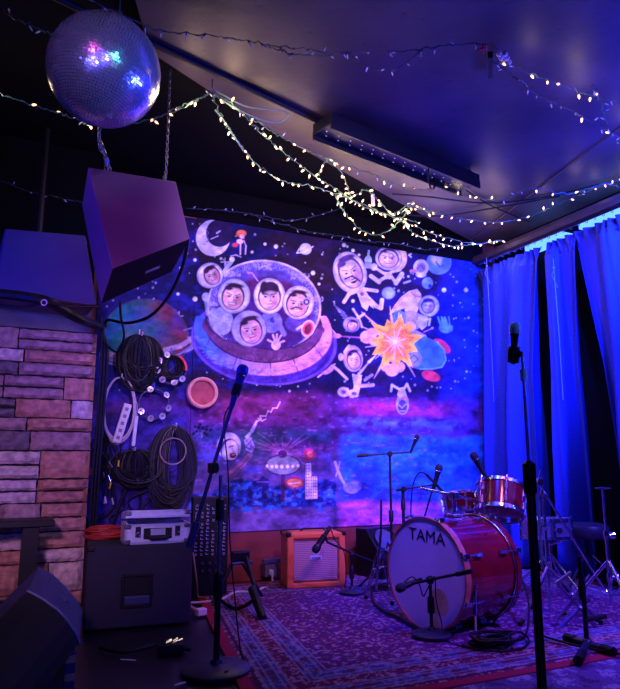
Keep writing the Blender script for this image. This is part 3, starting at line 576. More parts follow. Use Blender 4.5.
# ------------------------------------------------------------------ mirror ball
mc = atd(104.5, 71, 2.9); R_ = 55.5*2.9/640*.985
ball = thing('mirror_ball', mc, 'large mirror ball of small square tiles hanging from the dark ceiling', 'mirror ball')
MB().ball(mc, R_-.004, 48).build('core', mat('ball_core', (20, 20, 26), .6), ball, smooth=True)
mb = MB(); rows = 58; tl = PI*R_/rows; rs = random.Random(2); axis_tilt = Matrix.Rotation(rad(11), 3, 'Y')@Matrix.Rotation(rad(4), 3, 'X')
for r in range(rows):
    th = PI*(r+.5)/rows; m_ = max(3, int(2*PI*R_*math.sin(th)/tl)); off = rs.random()*6
    for k in range(m_):
        ph = 2*PI*k/m_+off; nrm = V((math.sin(th)*math.cos(ph), math.sin(th)*math.sin(ph), math.cos(th)))
        e1 = V((-math.sin(ph), math.cos(ph), 0)); e2 = nrm.cross(e1); tilt = (e1*rs.gauss(0, .03)+e2*rs.gauss(0, .03)); h_ = tl*.455
        vs = []
        for a_, b_ in ((-1, -1), (1, -1), (1, 1), (-1, 1)):
            o_ = e1*a_*h_+e2*b_*h_; vs.append(mc+axis_tilt@(nrm*(R_+.0005+o_.dot(tilt))+o_))
        mb.add(vs, [(0, 1, 2, 3)])
mir = mat('mirror_tile', (225, 225, 240), .22, .82, var=.02)
mb.build('mirror_tiles', mir, ball)
top = mc+axis_tilt@V((0, 0, R_)); MB().lathe([(.035, -.012), (.035, .02), (.012, .03), (.012, .06)], top, (0, 0, 1), 20).build('cap', STL, ball)
MB().tube([top+V((0, 0, .05)), (top.x, top.y, ZC)], .004, 6).build('hanging_wire', STL, ball)

# ------------------------------------------------------------------ hanging loudspeakers
def flat(q, px, py):      # corner seen at (px, py), in the plane of three others
    n = (q[1]-q[0]).cross(q[2]-q[0]); d = ray(px, py); return O+d*((q[0]-O).dot(n)/d.dot(n))
def chain(name, path, m, parent, s=.022):
    P = spline(path, 30); L = 0; pts = [P[0]]; acc = 0
    for a_, b_ in zip(P, P[1:]):
        acc += (b_-a_).length
        if acc > s*.72: pts.append(b_); acc = 0
    mb = MB()
    for i in range(len(pts)-1):
        c_ = (pts[i]+pts[i+1])/2; t = (pts[i+1]-pts[i]).normalized(); a_ = t.orthogonal().normalized(); b_ = t.cross(a_); side = a_ if i % 2 else b_
        mb.tube([c_+t*math.cos(2*PI*k/10)*s*.58+side*math.sin(2*PI*k/10)*s*.3 for k in range(10)], s*.1, 5, True)
    return mb.build(name, m, parent, smooth=True)
paint_cab = mat('purple_grey_cabinet', (112, 72, 92), .55, bump=.1, scale=200)
fr = [atd(88, 167, 3.45), atd(176, 181.5, 3.6), atd(190, 239, 3.55), atd(112.5, 269, 3.3)]
fr[1] = flat([fr[0], fr[2], fr[3]], 176, 181.5)
rr_ = [atd(82, 205, 3.9), None, None, atd(101, 304, 3.72)]; rr_[2] = flat([fr[3], fr[2], rr_[3]], 172, 272); rr_[1] = rr_[0]+(fr[1]-fr[0])*.95
hs = thing('hanging_loudspeaker', (fr[3]+fr[2]+rr_[2]+rr_[3])/4, 'big wedge-shaped loudspeaker hung on chains from the ceiling, below the mirror ball', 'loudspeaker')
mb = MB().hexa(fr+rr_); mb.m[3] = 1; mb.build('cabinet', [paint_cab, mat('black_baffle', (8, 8, 11), .8, spec=.15)], hs, bevel=.006)
q = fr[3:4]+fr[2:3]+rr_[2:3]+rr_[3:4]; cq = sum(q, V())/4; nq = (q[1]-q[0]).cross(q[3]-q[0]).normalized(); nq = nq if nq.z < 0 else -nq
ccq = cq+nq*.004+(q[1]-q[0])*.1
MB().box(ccq+nq*.004, (.09, .004, .03), Matrix((( (q[1]-q[0]).normalized()), nq, (q[1]-q[0]).normalized().cross(nq))).transposed()).build('badge', STL, hs)
for i, (px, py, pz) in enumerate(((104, 170, 0), (112, 168, 0))): pass
ct = atd(106, 170, 3.62); cu = atd(99, 138, 3.58)
chain('chain', [ct, atd(105, 155, 3.6), cu, (cu.x, cu.y, ZC)], STL, hs, .034)
chain('chain', [atd(110, 171, 3.66), atd(107, 160, 3.66), atd(103, 148, 3.62), cu], STL, hs, .034)
c2 = atd(165, 183, 3.72); chain('chain', [c2, atd(164, 176, 3.74), atd(166, 171, 3.74), V((atd(166, 171, 3.74).x, atd(166, 171, 3.74).y, ZC))], STL, hs, .026)
fr = [atd(5, 228, 4.1), atd(86, 235, 4.1), atd(97, 306, 3.95), atd(-6, 292, 3.95)]
rr_ = [p+V((-.03, .34, -.02)) for p in (fr[0], fr[1])]+[p+V((-.03, .42, .0)) for p in (fr[2], fr[3])]
bs = thing('hanging_loudspeaker', (fr[3]+fr[2]+rr_[2]+rr_[3])/4, 'boxy loudspeaker above the stone wall at the left edge, lit solid blue', 'loudspeaker')
MB().hexa(fr+rr_).build('cabinet', mat('slate_cabinet', (70, 56, 96), .6, bump=.1, scale=200), bs, bevel=.012)
mdp = (rr_[0]+rr_[1])/2; MB().tube([mdp+V((0, -.1, -.02)), (mdp.x, mdp.y, ZC)], .02, 8).build('ceiling_bracket', BLK, bs)

# ------------------------------------------------------------------ ceiling LED bar
a_, b_ = gnd(322, 128, ZG-.10), gnd(470, 187, ZG-.10); dd = (b_-a_); L_ = dd.length; t_ = dd.normalized(); s_ = V((-t_.y, t_.x, 0))
Rb = Matrix((t_, s_, V((0, 0, 1)))).transposed(); cb = (a_+b_)/2
bar = thing('stage_light_bar', cb, 'long black stage light bar with rows of small lenses, screwed to the glossy ceiling', 'light bar')
MB().box(cb+V((0, 0, .03)), (L_, .20, .08), Rb).build('housing', BLK, bar, bevel=.006)
for k in (-1, 1): MB().box(cb+s_*k*.094+V((0, 0, -.018)), (L_, .014, .06), Rb).build('side_fin', BLK, bar)
mb = MB(); mb2 = MB(); n_ = 42
for i in range(n_):
    for r in (-1, 0, 1):
        p = cb+t_*((i+.5)/n_-.5)*L_*.97+s_*r*.05; mb.lathe([(.017, 0), (.013, -.006), (.007, -.010)], p, (0, 0, 1), 10)
        if (i*7+r*5) % 3 == 0: mb2.ball(p+V((0, 0, -.010)), .004, 6)
mb.build('lens_row', mat('lens', (60, 60, 80), .08, .4), bar); mb2.build('led', mat('led_glint', (190, 190, 220), .2, emit=(170, 180, 255), es=1.6, nosample=True), bar)
for k in (-.42, .1, .44):
    p = cb+t_*L_*k; MB().box(p+V((0, 0, .075)), (.03, .16, .035), Rb).build('mounting_bracket', BLK, bar)
p = cb+t_*L_*.13+s_*(-.07)
cable('light_bar_cable', [p, p+V((-.03, -.03, -.10)), p+V((.03, .03, -.17)), p+V((.13, .12, -.11)), p+V((.16, .17, .02))], .007, 'black cable looping below the stage light bar')
# clip plate holding strings to the ceiling, upper right
cp = gnd(490, 62, ZG-.02)
cl = thing('ceiling_clip', cp, 'small dark metal plate with a red bow at the upper right where strings meet', 'clip')
MB().box(cp+V((.0, .0, -.02)), (.025, .2, .04), Matrix.Rotation(rad(-40), 3, 'Z')).build('plate', BLK, cl)
mb = MB(); rp = gnd(484, 46, ZG-.05)
for k in range(5): an = k*1.3; mb.tube([rp, rp+V((.035*math.cos(an), .02, .035*math.sin(an))), rp+V((.015*math.cos(an+.7), .0, .015*math.sin(an+.7)))], .006, 6)
mb.build('bow', mat('red_ribbon', (200, 40, 60), .6), cl)
mb = MB()
for k in range(6): pp = gnd(499+k*2, 54+(k % 3)*4, ZG-.06); mb.ball(pp, .016, 8)
mb.build('crumpled_tape', PALE, cl)
# ------------------------------------------------------------------ strings of small lights
wire_g = mat('string_wire', (52, 92, 84), .5); wire_d = mat('dark_string_wire', (36, 48, 70), .5)
glow = mat('warm_bulb', (255, 214, 150), .3, emit=(255, 186, 128), es=3.4, nosample=True)
unlit = mat('unlit_bulb', (190, 196, 220), .25, spec=.8)
def bulb_proto(lit):
    m = MB().mat(0).lathe([(.0035, -.002), (.0048, 0), (.0048, .010), (.0035, .014)], (0, 0, 0), (0, 0, -1), 8)
    r = .0062 if lit else .0042
    m.mat(1).lathe([(.003, .012), (r, .018), (r*1.05, .026), (r*.7, .034), (.0006, .040)], (0, 0, 0), (0, 0, -1), 8)
    return m
PB = {}
def bulb(parent, p, d, lit, dark):
    key = (lit, dark)
    if key not in PB:
        o = bulb_proto(lit).build('bulb', [wire_d if dark else wire_g, glow if lit else unlit], parent, smooth=True, local=True); PB[key] = o
    else: o = PB[key].copy(); COL.objects.link(o); o.parent = parent
    o.location = p-parent.location; o.rotation_euler = V((0, 0, -1)).rotation_difference(d).to_euler(); return o
LAMPS = []
def light_string(pts, label, lit=1.0, gap=.085, dark=False, sag=0, jit=.02, r=.0024, cap=99, twin=True):
    P = spline(pts, 14); root = thing('string_lights', P[len(P)//2], label, 'string lights', 'strings of small lights under the ceiling')
    rs = random.Random(len(label)*7+int(P[0].x*100)); P = [p+V((rs.gauss(0, .004), rs.gauss(0, .004), rs.gauss(0, .004))) for p in P]
    mb = MB().tube(P, r, 5)
    if twin:
        Q = [p+V((.006*math.cos(i*.9), .006*math.sin(i*.9), .004*math.sin(i*1.7))) for i, p in enumerate(P)]; mb.tube(Q, r*.8, 5)
    mb.build('wire', wire_d if dark else wire_g, root, smooth=True); gap *= 1.25
    acc = 0; nb = 0; seg = [(b_-a_).length for a_, b_ in zip(P, P[1:])]
    g = gap*rs.uniform(.3, 1); tot = sum(seg)
    for (a_, b_), l in zip(zip(P, P[1:]), seg):
        acc += l
        while acc > g and nb < cap:
            f = 1-(acc-g)/max(l, 1e-6); p = a_.lerp(b_, min(1, max(0, f))); d = V((rs.gauss(0, .6), rs.gauss(0, .6), rs.uniform(-1.2, .5))).normalized()
            L_ = rs.random() < lit; bulb(root, p, d, L_, dark); nb += 1; acc -= g; g = gap*rs.uniform(.6, 1.4)
            if L_: LAMPS.append(p+d*.03)
    return root
def G(x, y, z): return gnd(x, y, z)
z1 = 3.08
A0 = G(212, 93, 3.12)
light_string([G(-12, 90, 2.95), G(12, 98, 2.95), G(42, 108, 2.95), G(75, 118, 2.95), G(92, 125, 2.95), G(130, 124, 2.98), G(172, 112, 3.0), A0], 'warm lit string running left from the ceiling hook, behind the mirror ball', .75, .13)
light_string([G(150, 122, 2.97), G(176, 108, 3.0), G(196, 100, 3.05), A0], 'short warm string doubling up right of the mirror ball', .9, .09)
light_string([A0, G(222, 118, 3.0), G(240, 144, 2.95), G(258, 165, 2.93), G(285, 182, 2.95), G(312, 186, 2.97), G(342, 196, 3.0), G(372, 208, 3.0), G(400, 220, 3.0), G(440, 236, 3.0), G(478, 244, 3.02), G(500, 240, 3.05)], 'longest sagging warm string, lowest swag from the hook to the corner by the curtain', .8, .075)
light_string([A0, G(232, 104, 3.08), G(252, 124, 3.05), G(276, 146, 3.02), G(300, 165, 3.0), G(318, 178, 3.0), G(338, 190, 3.0), G(362, 206, 2.98), G(390, 216, 2.99), G(420, 222, 3.0)], 'warm string dropping from the ceiling hook to the bright tangle, second swag down', .9, .07)
light_string([A0, G(240, 112, 3.08), G(262, 125, 3.08), G(290, 142, 3.07), G(318, 155, 3.07), G(345, 165, 3.07), G(372, 174, 3.07), G(402, 187, 3.08), G(425, 190, 3.08)], 'topmost warm string under the stage light bar', .55, .11)
light_string([G(318, 176, 3.02), G(330, 158, 3.06), G(345, 180, 3.0), G(352, 196, 3.0), G(366, 190, 3.02), G(378, 200, 3.0), G(392, 213, 3.0), G(412, 205, 3.02), G(430, 213, 3.0)], 'warm string zigzagging through the bright tangle at the middle', .92, .065)
light_string([G(336, 196, 3.0), G(345, 213, 2.93), G(360, 229, 2.9), G(378, 235, 2.9), G(395, 226, 2.93), G(405, 214, 3.0), G(414, 200, 3.02)], 'warm string in a deep loop hanging left of the moonlit mural corner', .85, .07)
light_string([G(392, 215, 3.0), G(418, 209, 3.02), G(440, 213, 3.02), G(470, 220, 3.03), G(500, 222, 3.05), G(530, 217, 3.08), G(560, 203, 3.12), G(596, 188, 3.14), G(628, 178, 3.14)], 'warm string running to the right under the beam over the curtains', .72, .1)
light_string([G(425, 190, 3.08), G(448, 186, 3.1), G(478, 197, 3.1), G(505, 200, 3.1), G(530, 188, 3.12), G(570, 194, 3.1), G(604, 184, 3.14), G(626, 190, 3.14)], 'sparse warm string across the blue ceiling right of the light bar', .6, .11)
light_string([G(400, 218, 2.99), G(412, 232, 2.95), G(430, 240, 2.95), G(452, 246, 2.95), G(474, 244, 2.98), G(502, 240, 3.02)], 'short warm string, last swag above the blue planet in the mural', .9, .065)
light_string([G(488, 58, ZG-.05), G(508, 64, ZG-.07), G(536, 76, ZG-.1), G(560, 84, ZG-.1), G(592, 96, ZG-.1), G(630, 102, ZG-.1)], 'warm string at the top right leaving the clip plate, upper of the two', .55, .1)
light_string([G(490, 60, ZG-.05), G(512, 74, ZG-.1), G(540, 96, ZG-.12), G(575, 112, ZG-.12), G(600, 126, ZG-.12), G(628, 138, ZG-.12)], 'mostly unlit string at the top right leaving the clip plate, lower of the two', .12, .085, True)
light_string([G(592, 84, ZG-.1), G(602, 106, ZG-.12), G(606, 118, ZG-.12), G(610, 134, ZG-.12), G(622, 146, ZG-.12)], 'short warm string hanging at the right edge below the upper string', .75, .08)
light_string([G(484, 44, ZG-.05), G(440, 46, ZG-.05), G(400, 52, ZG-.06), G(350, 53, ZG-.06), G(300, 49, ZG-.06), G(250, 42, ZG-.06), G(200, 34, ZG-.06), G(160, 30, ZG-.06), G(110, 10, ZG-.06), G(80, -6, ZG-.06)], 'unlit dark string stretched across the top of the ceiling to the red bow', 0, .085, True)
light_string([G(420, 50, ZG-.05), G(405, 64, ZG-.12), G(385, 72, ZG-.14), G(365, 64, ZG-.1), G(345, 52, ZG-.06), G(318, 56, ZG-.1), G(290, 53, ZG-.08), G(268, 46, ZG-.06)], 'unlit dark string sagging in two shallow loops below the straight top string', 0, .08, True)
yb = lambda x, y: at(x, y, 1, YB-.12)
light_string([yb(186, 208), yb(215, 210), yb(250, 214), yb(290, 220), yb(320, 215), yb(352, 204), yb(380, 190)], 'unlit pale string along the dark strip above the mural, upper line', 0, .1, True)
light_string([yb(250, 214), yb(275, 222), yb(305, 231), yb(340, 236), yb(366, 241), yb(400, 244), yb(425, 250), yb(452, 245)], 'unlit pale string hanging just over the mural top edge, lower line', .06, .09, True)
light_string([G(-5, 4, 3.0), G(14, 18, 3.0), G(32, 26, 3.0), G(60, 38, 3.0)], 'faint unlit string in the dark top left corner', 0, .1, True)
light_string([at(0, 180, 1, 4.6), at(25, 190, 1, 4.6), at(55, 197, 1, 4.6), at(86, 203, 1, 4.6)], 'faint unlit string in the dark above the blue-lit loudspeaker', 0, .12, True)
tg = mat('teal_cord', (96, 130, 120), .5)
cable('green_cord', [A0+V((0, 0, .03)), G(245, 106, 3.1), G(275, 110, 3.1), G(289, 114, 3.1), G(280, 122, 3.08), G(262, 120, 3.05), G(235, 108, 3.08), A0], .0045, 'pale green cord looped beside the ceiling hook', tg)
for pts, lab in (([G(215, 110, 3.05), G(226, 124, 3.0), G(244, 152, 2.9)], 'pale green cord hanging from the hook along the lit strings'), ):
    cable('green_cord', pts, .005, lab, tg)
hk = thing('ceiling_hook', A0+V((0, 0, .1)), 'steel hook where the warm light strings meet, right of the mirror ball', 'hook')
MB().tube([A0+V((0, 0, ZC-A0.z)), A0+V((0, 0, .03)), A0+V((.02, 0, 0)), A0+V((0, 0, -.02)), A0+V((-.02, 0, 0))], .005, 8).build('hook_shank', STL, hk)
jc = G(373, 200, 3.03); cn = thing('cord_connector', jc, 'pale plug connector hanging in the bright tangle of lights', 'plug')
MB().box(jc, (.025, .02, .1)).build('plug_body', PALE, cn, bevel=.003); MB().tube([jc+V((0, 0, .05)), jc+V((0, 0, .12))], .004, 6).build('cord', wire_g, cn)
for pts, lab in (([G(392, 194, ZG-.02), G(430, 197, ZG-.03), G(485, 203, ZG-.03), G(540, 198, ZG-.02), G(600, 184, ZG-.02)], 'thin black cable across the blue ceiling toward the curtain beam, upper one'), ([G(400, 214, ZG-.02), G(440, 216, ZG-.03), G(500, 207, ZG-.03), G(560, 196, ZG-.02)], 'thin black cable across the blue ceiling, lower one'), ([G(460, 186, ZG-.02), G(490, 205, ZG-.02), G(530, 222, ZG-.02)], 'black cable running from the light bar end to the corner')):
    cable('ceiling_cable', pts, .007, lab)
# ------------------------------------------------------------------ gear hung on the wall at the left
YW = YB-.035
def wp(x, y, off=0): return at(x, y, 1, YW-off)
PXM = (wp(201, 400)-wp(200, 400)).x          # metres per pixel on the wall
def coil(name, cx, cy, rx, ry, n, r, label, m=None, off=.03, jit=.12, hook=True, pear=0, group=None, spread=.04, extra=None, cat='cable'):
    c_ = wp(cx, cy, off); rs = random.Random(int(cx*13+cy)); root = thing(name, c_, label, cat, group); pts = []
    ph = 0
    for k in range(n):
        sx = 1+rs.uniform(-jit, jit*.6); sy = 1+rs.uniform(-jit, jit*.4); ox = rs.uniform(-1, 1)*jit*rx*.4; dz = rs.uniform(0, spread)
        for i in range(14):
            a_ = PI/2+2*PI*i/14; x_ = math.cos(a_)*rx*sx*(1-pear*math.sin(a_)); y_ = math.sin(a_)*ry*sy
            top_ = max(0, math.sin(a_))
            pts.append(c_+V(((x_+ox)*PXM, -dz*(1-.5*top_), (y_+ry*(1-sy)*top_)*PXM)))
    MB().tube(spline(pts, 3), r, 6).build('coil', m or RUB, root, smooth=True)
    if hook:
        t = c_+V((0, 0, ry*PXM)); MB().tube([t+V((0, off+.02, .012)), t+V((0, -.05, .0)), t+V((0, -.065, .02))], .005, 6).build('hook', PALE, root, smooth=True)
    return root, c_
GC = 'coiled cables hung on the wall beside the stone wall'
r1, c_ = coil('cable_coil', 140, 360, 13, 23, 44, .0085, 'dense black oval cable coil hung highest, over the ringed planet', group=GC, jit=.8)
MB().tube([c_+V((-.05, -.02, -.12)), c_+V((-.06, -.02, -.2))], .006, 6).tube([c_+V((.06, -.02, -.1)), c_+V((.065, -.02, -.26))], .003, 6).build('loose_end', RUB, r1)
MB().box(c_+V((-.062, -.02, -.215)), (.012, .012, .03)).build('pale_plug', PALE, r1)
tip = wp(139, 330); MB().tube([tip+V((0, -.03, .0)), tip+V((0, -.03, -.12))], .005, 6).build('tie', PALE, r1)
coil('cable_coil', 133, 467, 15, 15, 44, .008, 'round black cable coil hung low between the power strip and the big brownish coil', group=GC, jit=.85)
r3, c3 = coil('cable_coil', 173, 467, 17, 38, 40, .006, 'largest long brownish-black cable coil hanging right, above the flight case', mat('brown_rubber', (30, 24, 27), .5), group=GC, jit=.55)
MB().ring(c3+V((-.02, -.07, .12)), .10, .005, (0, 1, 0), 30, 6).build('tan_loop', mat('tan_rubber', (150, 120, 110), .5), r3)
bg = mat('beige_cord', (180, 160, 170), .5)
r4, c4 = coil('power_strip', 119, 410, 13.5, 30, 5, .007, 'pale power strip hanging tilted inside its own looped beige cord, left of the tambourines', bg, jit=.12, cat='power strip')
pa, pb_ = wp(128, 404, .07), wp(116, 443, .07); ax_ = (pa-pb_).normalized(); sd = V((0, -1, 0)); Rm = Matrix((ax_.cross(sd), sd, ax_)).transposed()
MB().box((pa+pb_)/2, (.062, .04, (pa-pb_).length), Rm).build('body', PALE, r4, bevel=.008)
for k in range(5):
    o_ = (pa+pb_)/2+ax_*(k-2)*.055+sd*.021; MB().box(o_, (.026, .003, .026), Rm).build('socket', mat('socket_shade', (120, 108, 125), .6), r4)
ss = thing('power_strip', wp(135, 430, .05), 'narrow white power strip hanging upright, just right of the tilted one', 'power strip')
pa, pb_ = wp(136.5, 416, .05), wp(133, 446, .05); ax_ = (pa-pb_).normalized(); Rm = Matrix((ax_.cross(sd), sd, ax_)).transposed()
MB().box((pa+pb_)/2, (.026, .03, (pa-pb_).length), Rm).build('body', PALE, ss, bevel=.004); MB().tube([pa, wp(138, 405, .04), wp(132, 395, .03)], .004, 6).build('cord', bg, ss)
def tambourine(cx, cy, r, jing, label, col, patch):
    c_ = wp(cx, cy, .03); root = thing('tambourine', c_, label, 'tambourine', 'tambourines on the mural'); R0 = r*PXM
    mb = MB().mat(0)
    mb.lathe([(R0, -.022), (R0+.007, -.022), (R0+.007, .022), (R0, .022), (R0, -.022)], c_, (0, 1, 0), 48); mb.build('frame', col, root)
    if patch:
        pts = [c_+V((math.cos(rad(a_))*(R0+.004), -.026, math.sin(rad(a_))*(R0+.004))) for a_ in range(-5, 62, 6)]; MB().tube(pts, .011, 6).build('red_grip', mat('red_plastic', (220, 40, 44), .4), root)
    jm = mat('jingle_metal', (226, 210, 216), .3, .6)
    for a_ in jing:
        p = c_+V((math.cos(rad(a_))*(R0+.003), -.028, math.sin(rad(a_))*(R0+.003)))
        ax2 = V((rng.uniform(-.35, .35), -1, rng.uniform(-.35, .35)))
        MB().lathe([(.010, .0), (.024, .002), (.026, .005), (.024, .008), (.010, .006), (.010, .0)], p, ax2, 16).lathe([(.005, -.004), (.005, .012)], p, ax2, 8).build('jingle', jm, root, smooth=True)
    MB().tube([c_+V((0, 0, R0)), c_+V((-.004, 0, R0+.06))], .006, 6).build('hanger', mat('blue_tie', (60, 70, 180), .5), root)
tambourine(171, 369, 13.5, (112, 150, 190, 232, 282, 318), 'black tambourine with a red grip and pale jingles, upper of the two', mat('tambourine_black', (20, 16, 20), .4), True)
tambourine(153.5, 404, 13.5, (108, 38, 212, 258, 305, 345), 'dark tambourine with pale jingles hanging lower left of the red-gripped one', mat('tambourine_blue', (36, 40, 74), .4), False)
for k, (cx, cy, a1) in enumerate(((172, 367, 0),)):
    root, q_ = coil('cable_coil', cx, cy, 9, 10, 12, .007, 'small black coil of cable inside the red-gripped tambourine', group=GC, off=.01, jit=.5, hook=False, spread=.02)
dc = wp(201.5, 393, .01); dr = thing('frame_drum', dc, 'small round reddish drum disc with a pale wooden rim, hung left below the saucer', 'drum')
Rd = 15.2*PXM; MB().lathe([(Rd-.028, -.01), (Rd, -.01), (Rd, .045), (Rd-.012, .052), (Rd-.026, .045), (Rd-.028, -.01)], dc, (0, -1, 0), 48).build('rim', mat('pale_wood', (226, 150, 128), .5), dr, smooth=True)
MB().lathe([(0, .01), (Rd-.025, .01)], dc, (0, -1, 0), 48).build('drum_skin', mat('red_skin', (168, 70, 66), .7, var=.35, scale=12), dr)
# bundle of cables down the corner of the stone wall
xq = XS+.035
for i in range(7):
    o_ = .007*i; y_ = YS-.03+.012*(i % 3)
    cable('corner_cable', [(xq-.02+o_*.6, y_, 1.98-.02*i), (xq+o_, y_-.02, 1.7), (xq+.008*math.sin(i)+o_, y_, 1.2), (xq-.01+o_, y_-.01, .8), (xq+.02*math.sin(i*2)+o_, y_-.02, .35), (xq+.03+o_, y_-.05, .03)], .009, 'black cable in the bundle running down the stone wall corner', group='cable bundle at the stone wall corner')
jk = thing('cable_bunch', wp(103, 440, .15), 'tangle of short cables with coloured and silver plugs hanging over the corner beside the stones', 'cables')
rs = random.Random(9)
cols = [PALE, mat('yellow_plug', (220, 170, 50), .4), CHR, PALE, mat('red_plug', (200, 50, 50), .4), CHR]
for k in range(16):
    x_ = rs.uniform(88, 122); y2 = rs.uniform(455, 500); p = wp(104+rs.uniform(-6, 8), 438+rs.uniform(-4, 4), .02); q_ = wp(x_, y2, .05+rs.uniform(-.04, .06)); m1 = (p+q_)/2+V((rs.uniform(-.06, .06), -.03, .03))
    MB().tube(spline([p, m1, q_], 6), .006, 6).build('patch_cable', RUB, jk, smooth=True)
    d_ = (q_-m1).normalized(); MB().tube([q_, q_+d_*.05], .0065, 8).build('plug', cols[k % 6], jk)
for k in range(9):
    x_ = 96+k*8; p = wp(104+k*9, 478+(k % 3)*6, .0); q_ = wp(x_-4+rs.uniform(-6, 6), 520+rs.uniform(0, 14), .0)
    cable('loose_cable', [p, (p+q_)/2+V((rs.uniform(-.12, .12), 0, rs.uniform(-.05, .05))), q_+V((0, 0, .05)), q_], .008 if k % 3 else .013, 'black cable hanging loose on the wall between the coils and the subwoofer', group='loose cables above the subwoofer')
# cables draped under the hanging loudspeakers
Dd = 3.7
cable('draped_cable', [atd(-8, 293, Dd), atd(20, 296, Dd), atd(46, 301, Dd), atd(66, 312, 3.85), atd(84, 321, 4.0), V((XS+.02, YS-.05, 1.9))], .03, 'thick black cable bundle draped below the blue-lit loudspeaker')
cable('draped_cable', [atd(0, 305, Dd), atd(22, 307, Dd), atd(44, 302, Dd)], .008, 'thin cable sagging under the left end of the thick black bundle')
cable('draped_cable', [atd(46, 302, Dd-.02), atd(72, 306, Dd), atd(100, 306, 3.75)], .009, 'thin black cable from the bundle to the hanging loudspeaker')
cable('draped_cable', [atd(188, 240, 3.8), atd(182, 268, 4.0), atd(168, 297, 4.2), atd(150, 316, 4.4), atd(128, 323, 4.5), atd(108, 320, 4.6), V((XS+.05, YS-.06, 1.9))], .011, 'black cable swooping from the hanging loudspeaker over the ringed planet')
cable('draped_cable', [atd(120, 302, 3.85), atd(121, 318, 4.2), atd(124, 336, 4.4), atd(118, 352, 4.5), atd(106, 345, 4.6), V((XS+.04, YS-.06, 1.8))], .008, 'thinner black cable looping below the hanging loudspeaker')
tg_ = thing('cable_tie', atd(44, 300, Dd-.035), 'small pale ring tied on the thick black bundle', 'cable tie'); MB().ring(atd(44, 302.5, Dd-.035), .016, .0035, FW, 16, 6).build('ring', PALE, tg_)

# ------------------------------------------------------------------ subwoofer, flight case, red cable
def boxthing(loc, rz): return Matrix.Translation(loc)@Matrix.Rotation(rz, 4, 'Z')
def LB(M, c, d): # box in local space -> arguments
    return M@V(c), d, M.to_3x3()
sub_l = V((.80, 4.244, .013)); SM = boxthing(sub_l, rad(-6.2)); sw, sdp, sh = .60, .60, .455
sub = thing('subwoofer', sub_l, 'low black carpet-covered subwoofer under the silver flight case, by the stone wall', 'subwoofer')
MB().box(*LB(SM, (0, 0, sh/2), (sw, sdp, sh))).build('cabinet', CARP, sub, bevel=.012)
mb = MB(); hx, hz = -.015, .20
for c_, d_ in (((hx, -sdp/2-.003, hz+.085), (.17, .014, .016)), ((hx, -sdp/2-.003, hz-.085), (.17, .014, .02)), ((hx-.08, -sdp/2-.003, hz), (.016, .014, .17)), ((hx+.08, -sdp/2-.003, hz), (.016, .014, .17))): mb.box(*LB(SM, c_, d_))
mb.build('handle_frame', BLKP, sub, bevel=.003)
MB().box(*LB(SM, (hx, -sdp/2-.002, hz+.025), (.145, .006, .10))).build('handle_recess', mat('recess_black', (5, 5, 7), .8), sub)
MB().box(*LB(SM, (hx, -sdp/2-.006, hz-.052), (.145, .02, .05))).build('handle_grip', mat('grip_blue_grey', (50, 56, 84), .45), sub, bevel=.008)
for a_ in (-1, 1):
    for b_ in (-1, 1):
        MB().box(*LB(SM, (a_*(sw/2-.02), b_*(sdp/2-.02), sh-.015), (.046, .046, .036))).build('corner', BLKP, sub, bevel=.01)
# flight case
g_ = SM@V((.085, -.16, sh)); CMx = boxthing(g_, rad(-4)); cw, cd, ch = .365, .26, .115
fc = thing('flight_case', g_, 'open silver flight case with black handle and latches, on the subwoofer', 'case')
mb = MB(); th = .012
for c_, d_ in (((0, -cd/2, ch/2), (cw, th, ch)), ((0, cd/2, ch/2), (cw, th, ch)), ((-cw/2, 0, ch/2), (th, cd, ch)), ((cw/2, 0, ch/2), (th, cd, ch)), ((0, 0, .006), (cw, cd, .012))): mb.box(*LB(CMx, c_, d_))
mb.build('case_body', ALU, fc, bevel=.002)
mb = MB()
for z_ in (.008, ch-.008): mb.box(*LB(CMx, (0, -cd/2-.007, z_), (cw+.01, .006, .014)))
for x_ in (-cw/2, cw/2): mb.box(*LB(CMx, (x_, -cd/2-.006, ch/2), (.014, .006, ch)))
mb.build('edge_trim', mat('bright_aluminium', (214, 218, 232), .3, .6), fc)
HM = CMx@Matrix.Translation((0, cd/2, ch+.012))@Matrix.Rotation(rad(-5), 4, 'X')
mb = MB(); lh = .038
for c_, d_ in (((0, -cd, lh/2), (cw, th, lh)), ((0, 0, lh/2), (cw, th, lh)), ((-cw/2, -cd/2, lh/2), (th, cd, lh)), ((cw/2, -cd/2, lh/2), (th, cd, lh)), ((0, -cd/2, lh), (cw, cd, .01))): mb.box(*LB(HM, c_, d_))
lid = mb.build('lid', ALU, fc, bevel=.002)
MB().box(*LB(HM, (0, -cd-.007, .006), (cw+.01, .006, .012))).box(*LB(HM, (0, -cd-.007, lh), (cw+.01, .006, .012))).build('lid_trim', mat('bright_aluminium', (0, 0, 0)), lid)
for a_ in (-1, 1):
    for Mx, z_, yy in ((CMx, .014, -cd/2), (CMx, ch-.014, -cd/2), (HM, lh-.01, -cd)):
        MB().box(*LB(Mx, (a_*(cw/2-.008), yy-.008, z_), (.04, .016, .026))).build('corner_cap', STL, fc, bevel=.006)
    lt_ = MB().box(*LB(CMx, (a_*.115, -cd/2-.012, ch*.62), (.03, .014, .058))).build('latch', BLK, fc, bevel=.003)
    MB().ring(CMx@V((a_*.115, -cd/2-.022, ch*.5)), .012, .0025, (0, 1, 0), 14, 5).build('latch_ring', CHR, lt_)
MB().box(*LB(CMx, (0, -cd/2-.009, ch*.52), (.165, .007, .062))).build('handle_plate', BLK, fc, bevel=.006)
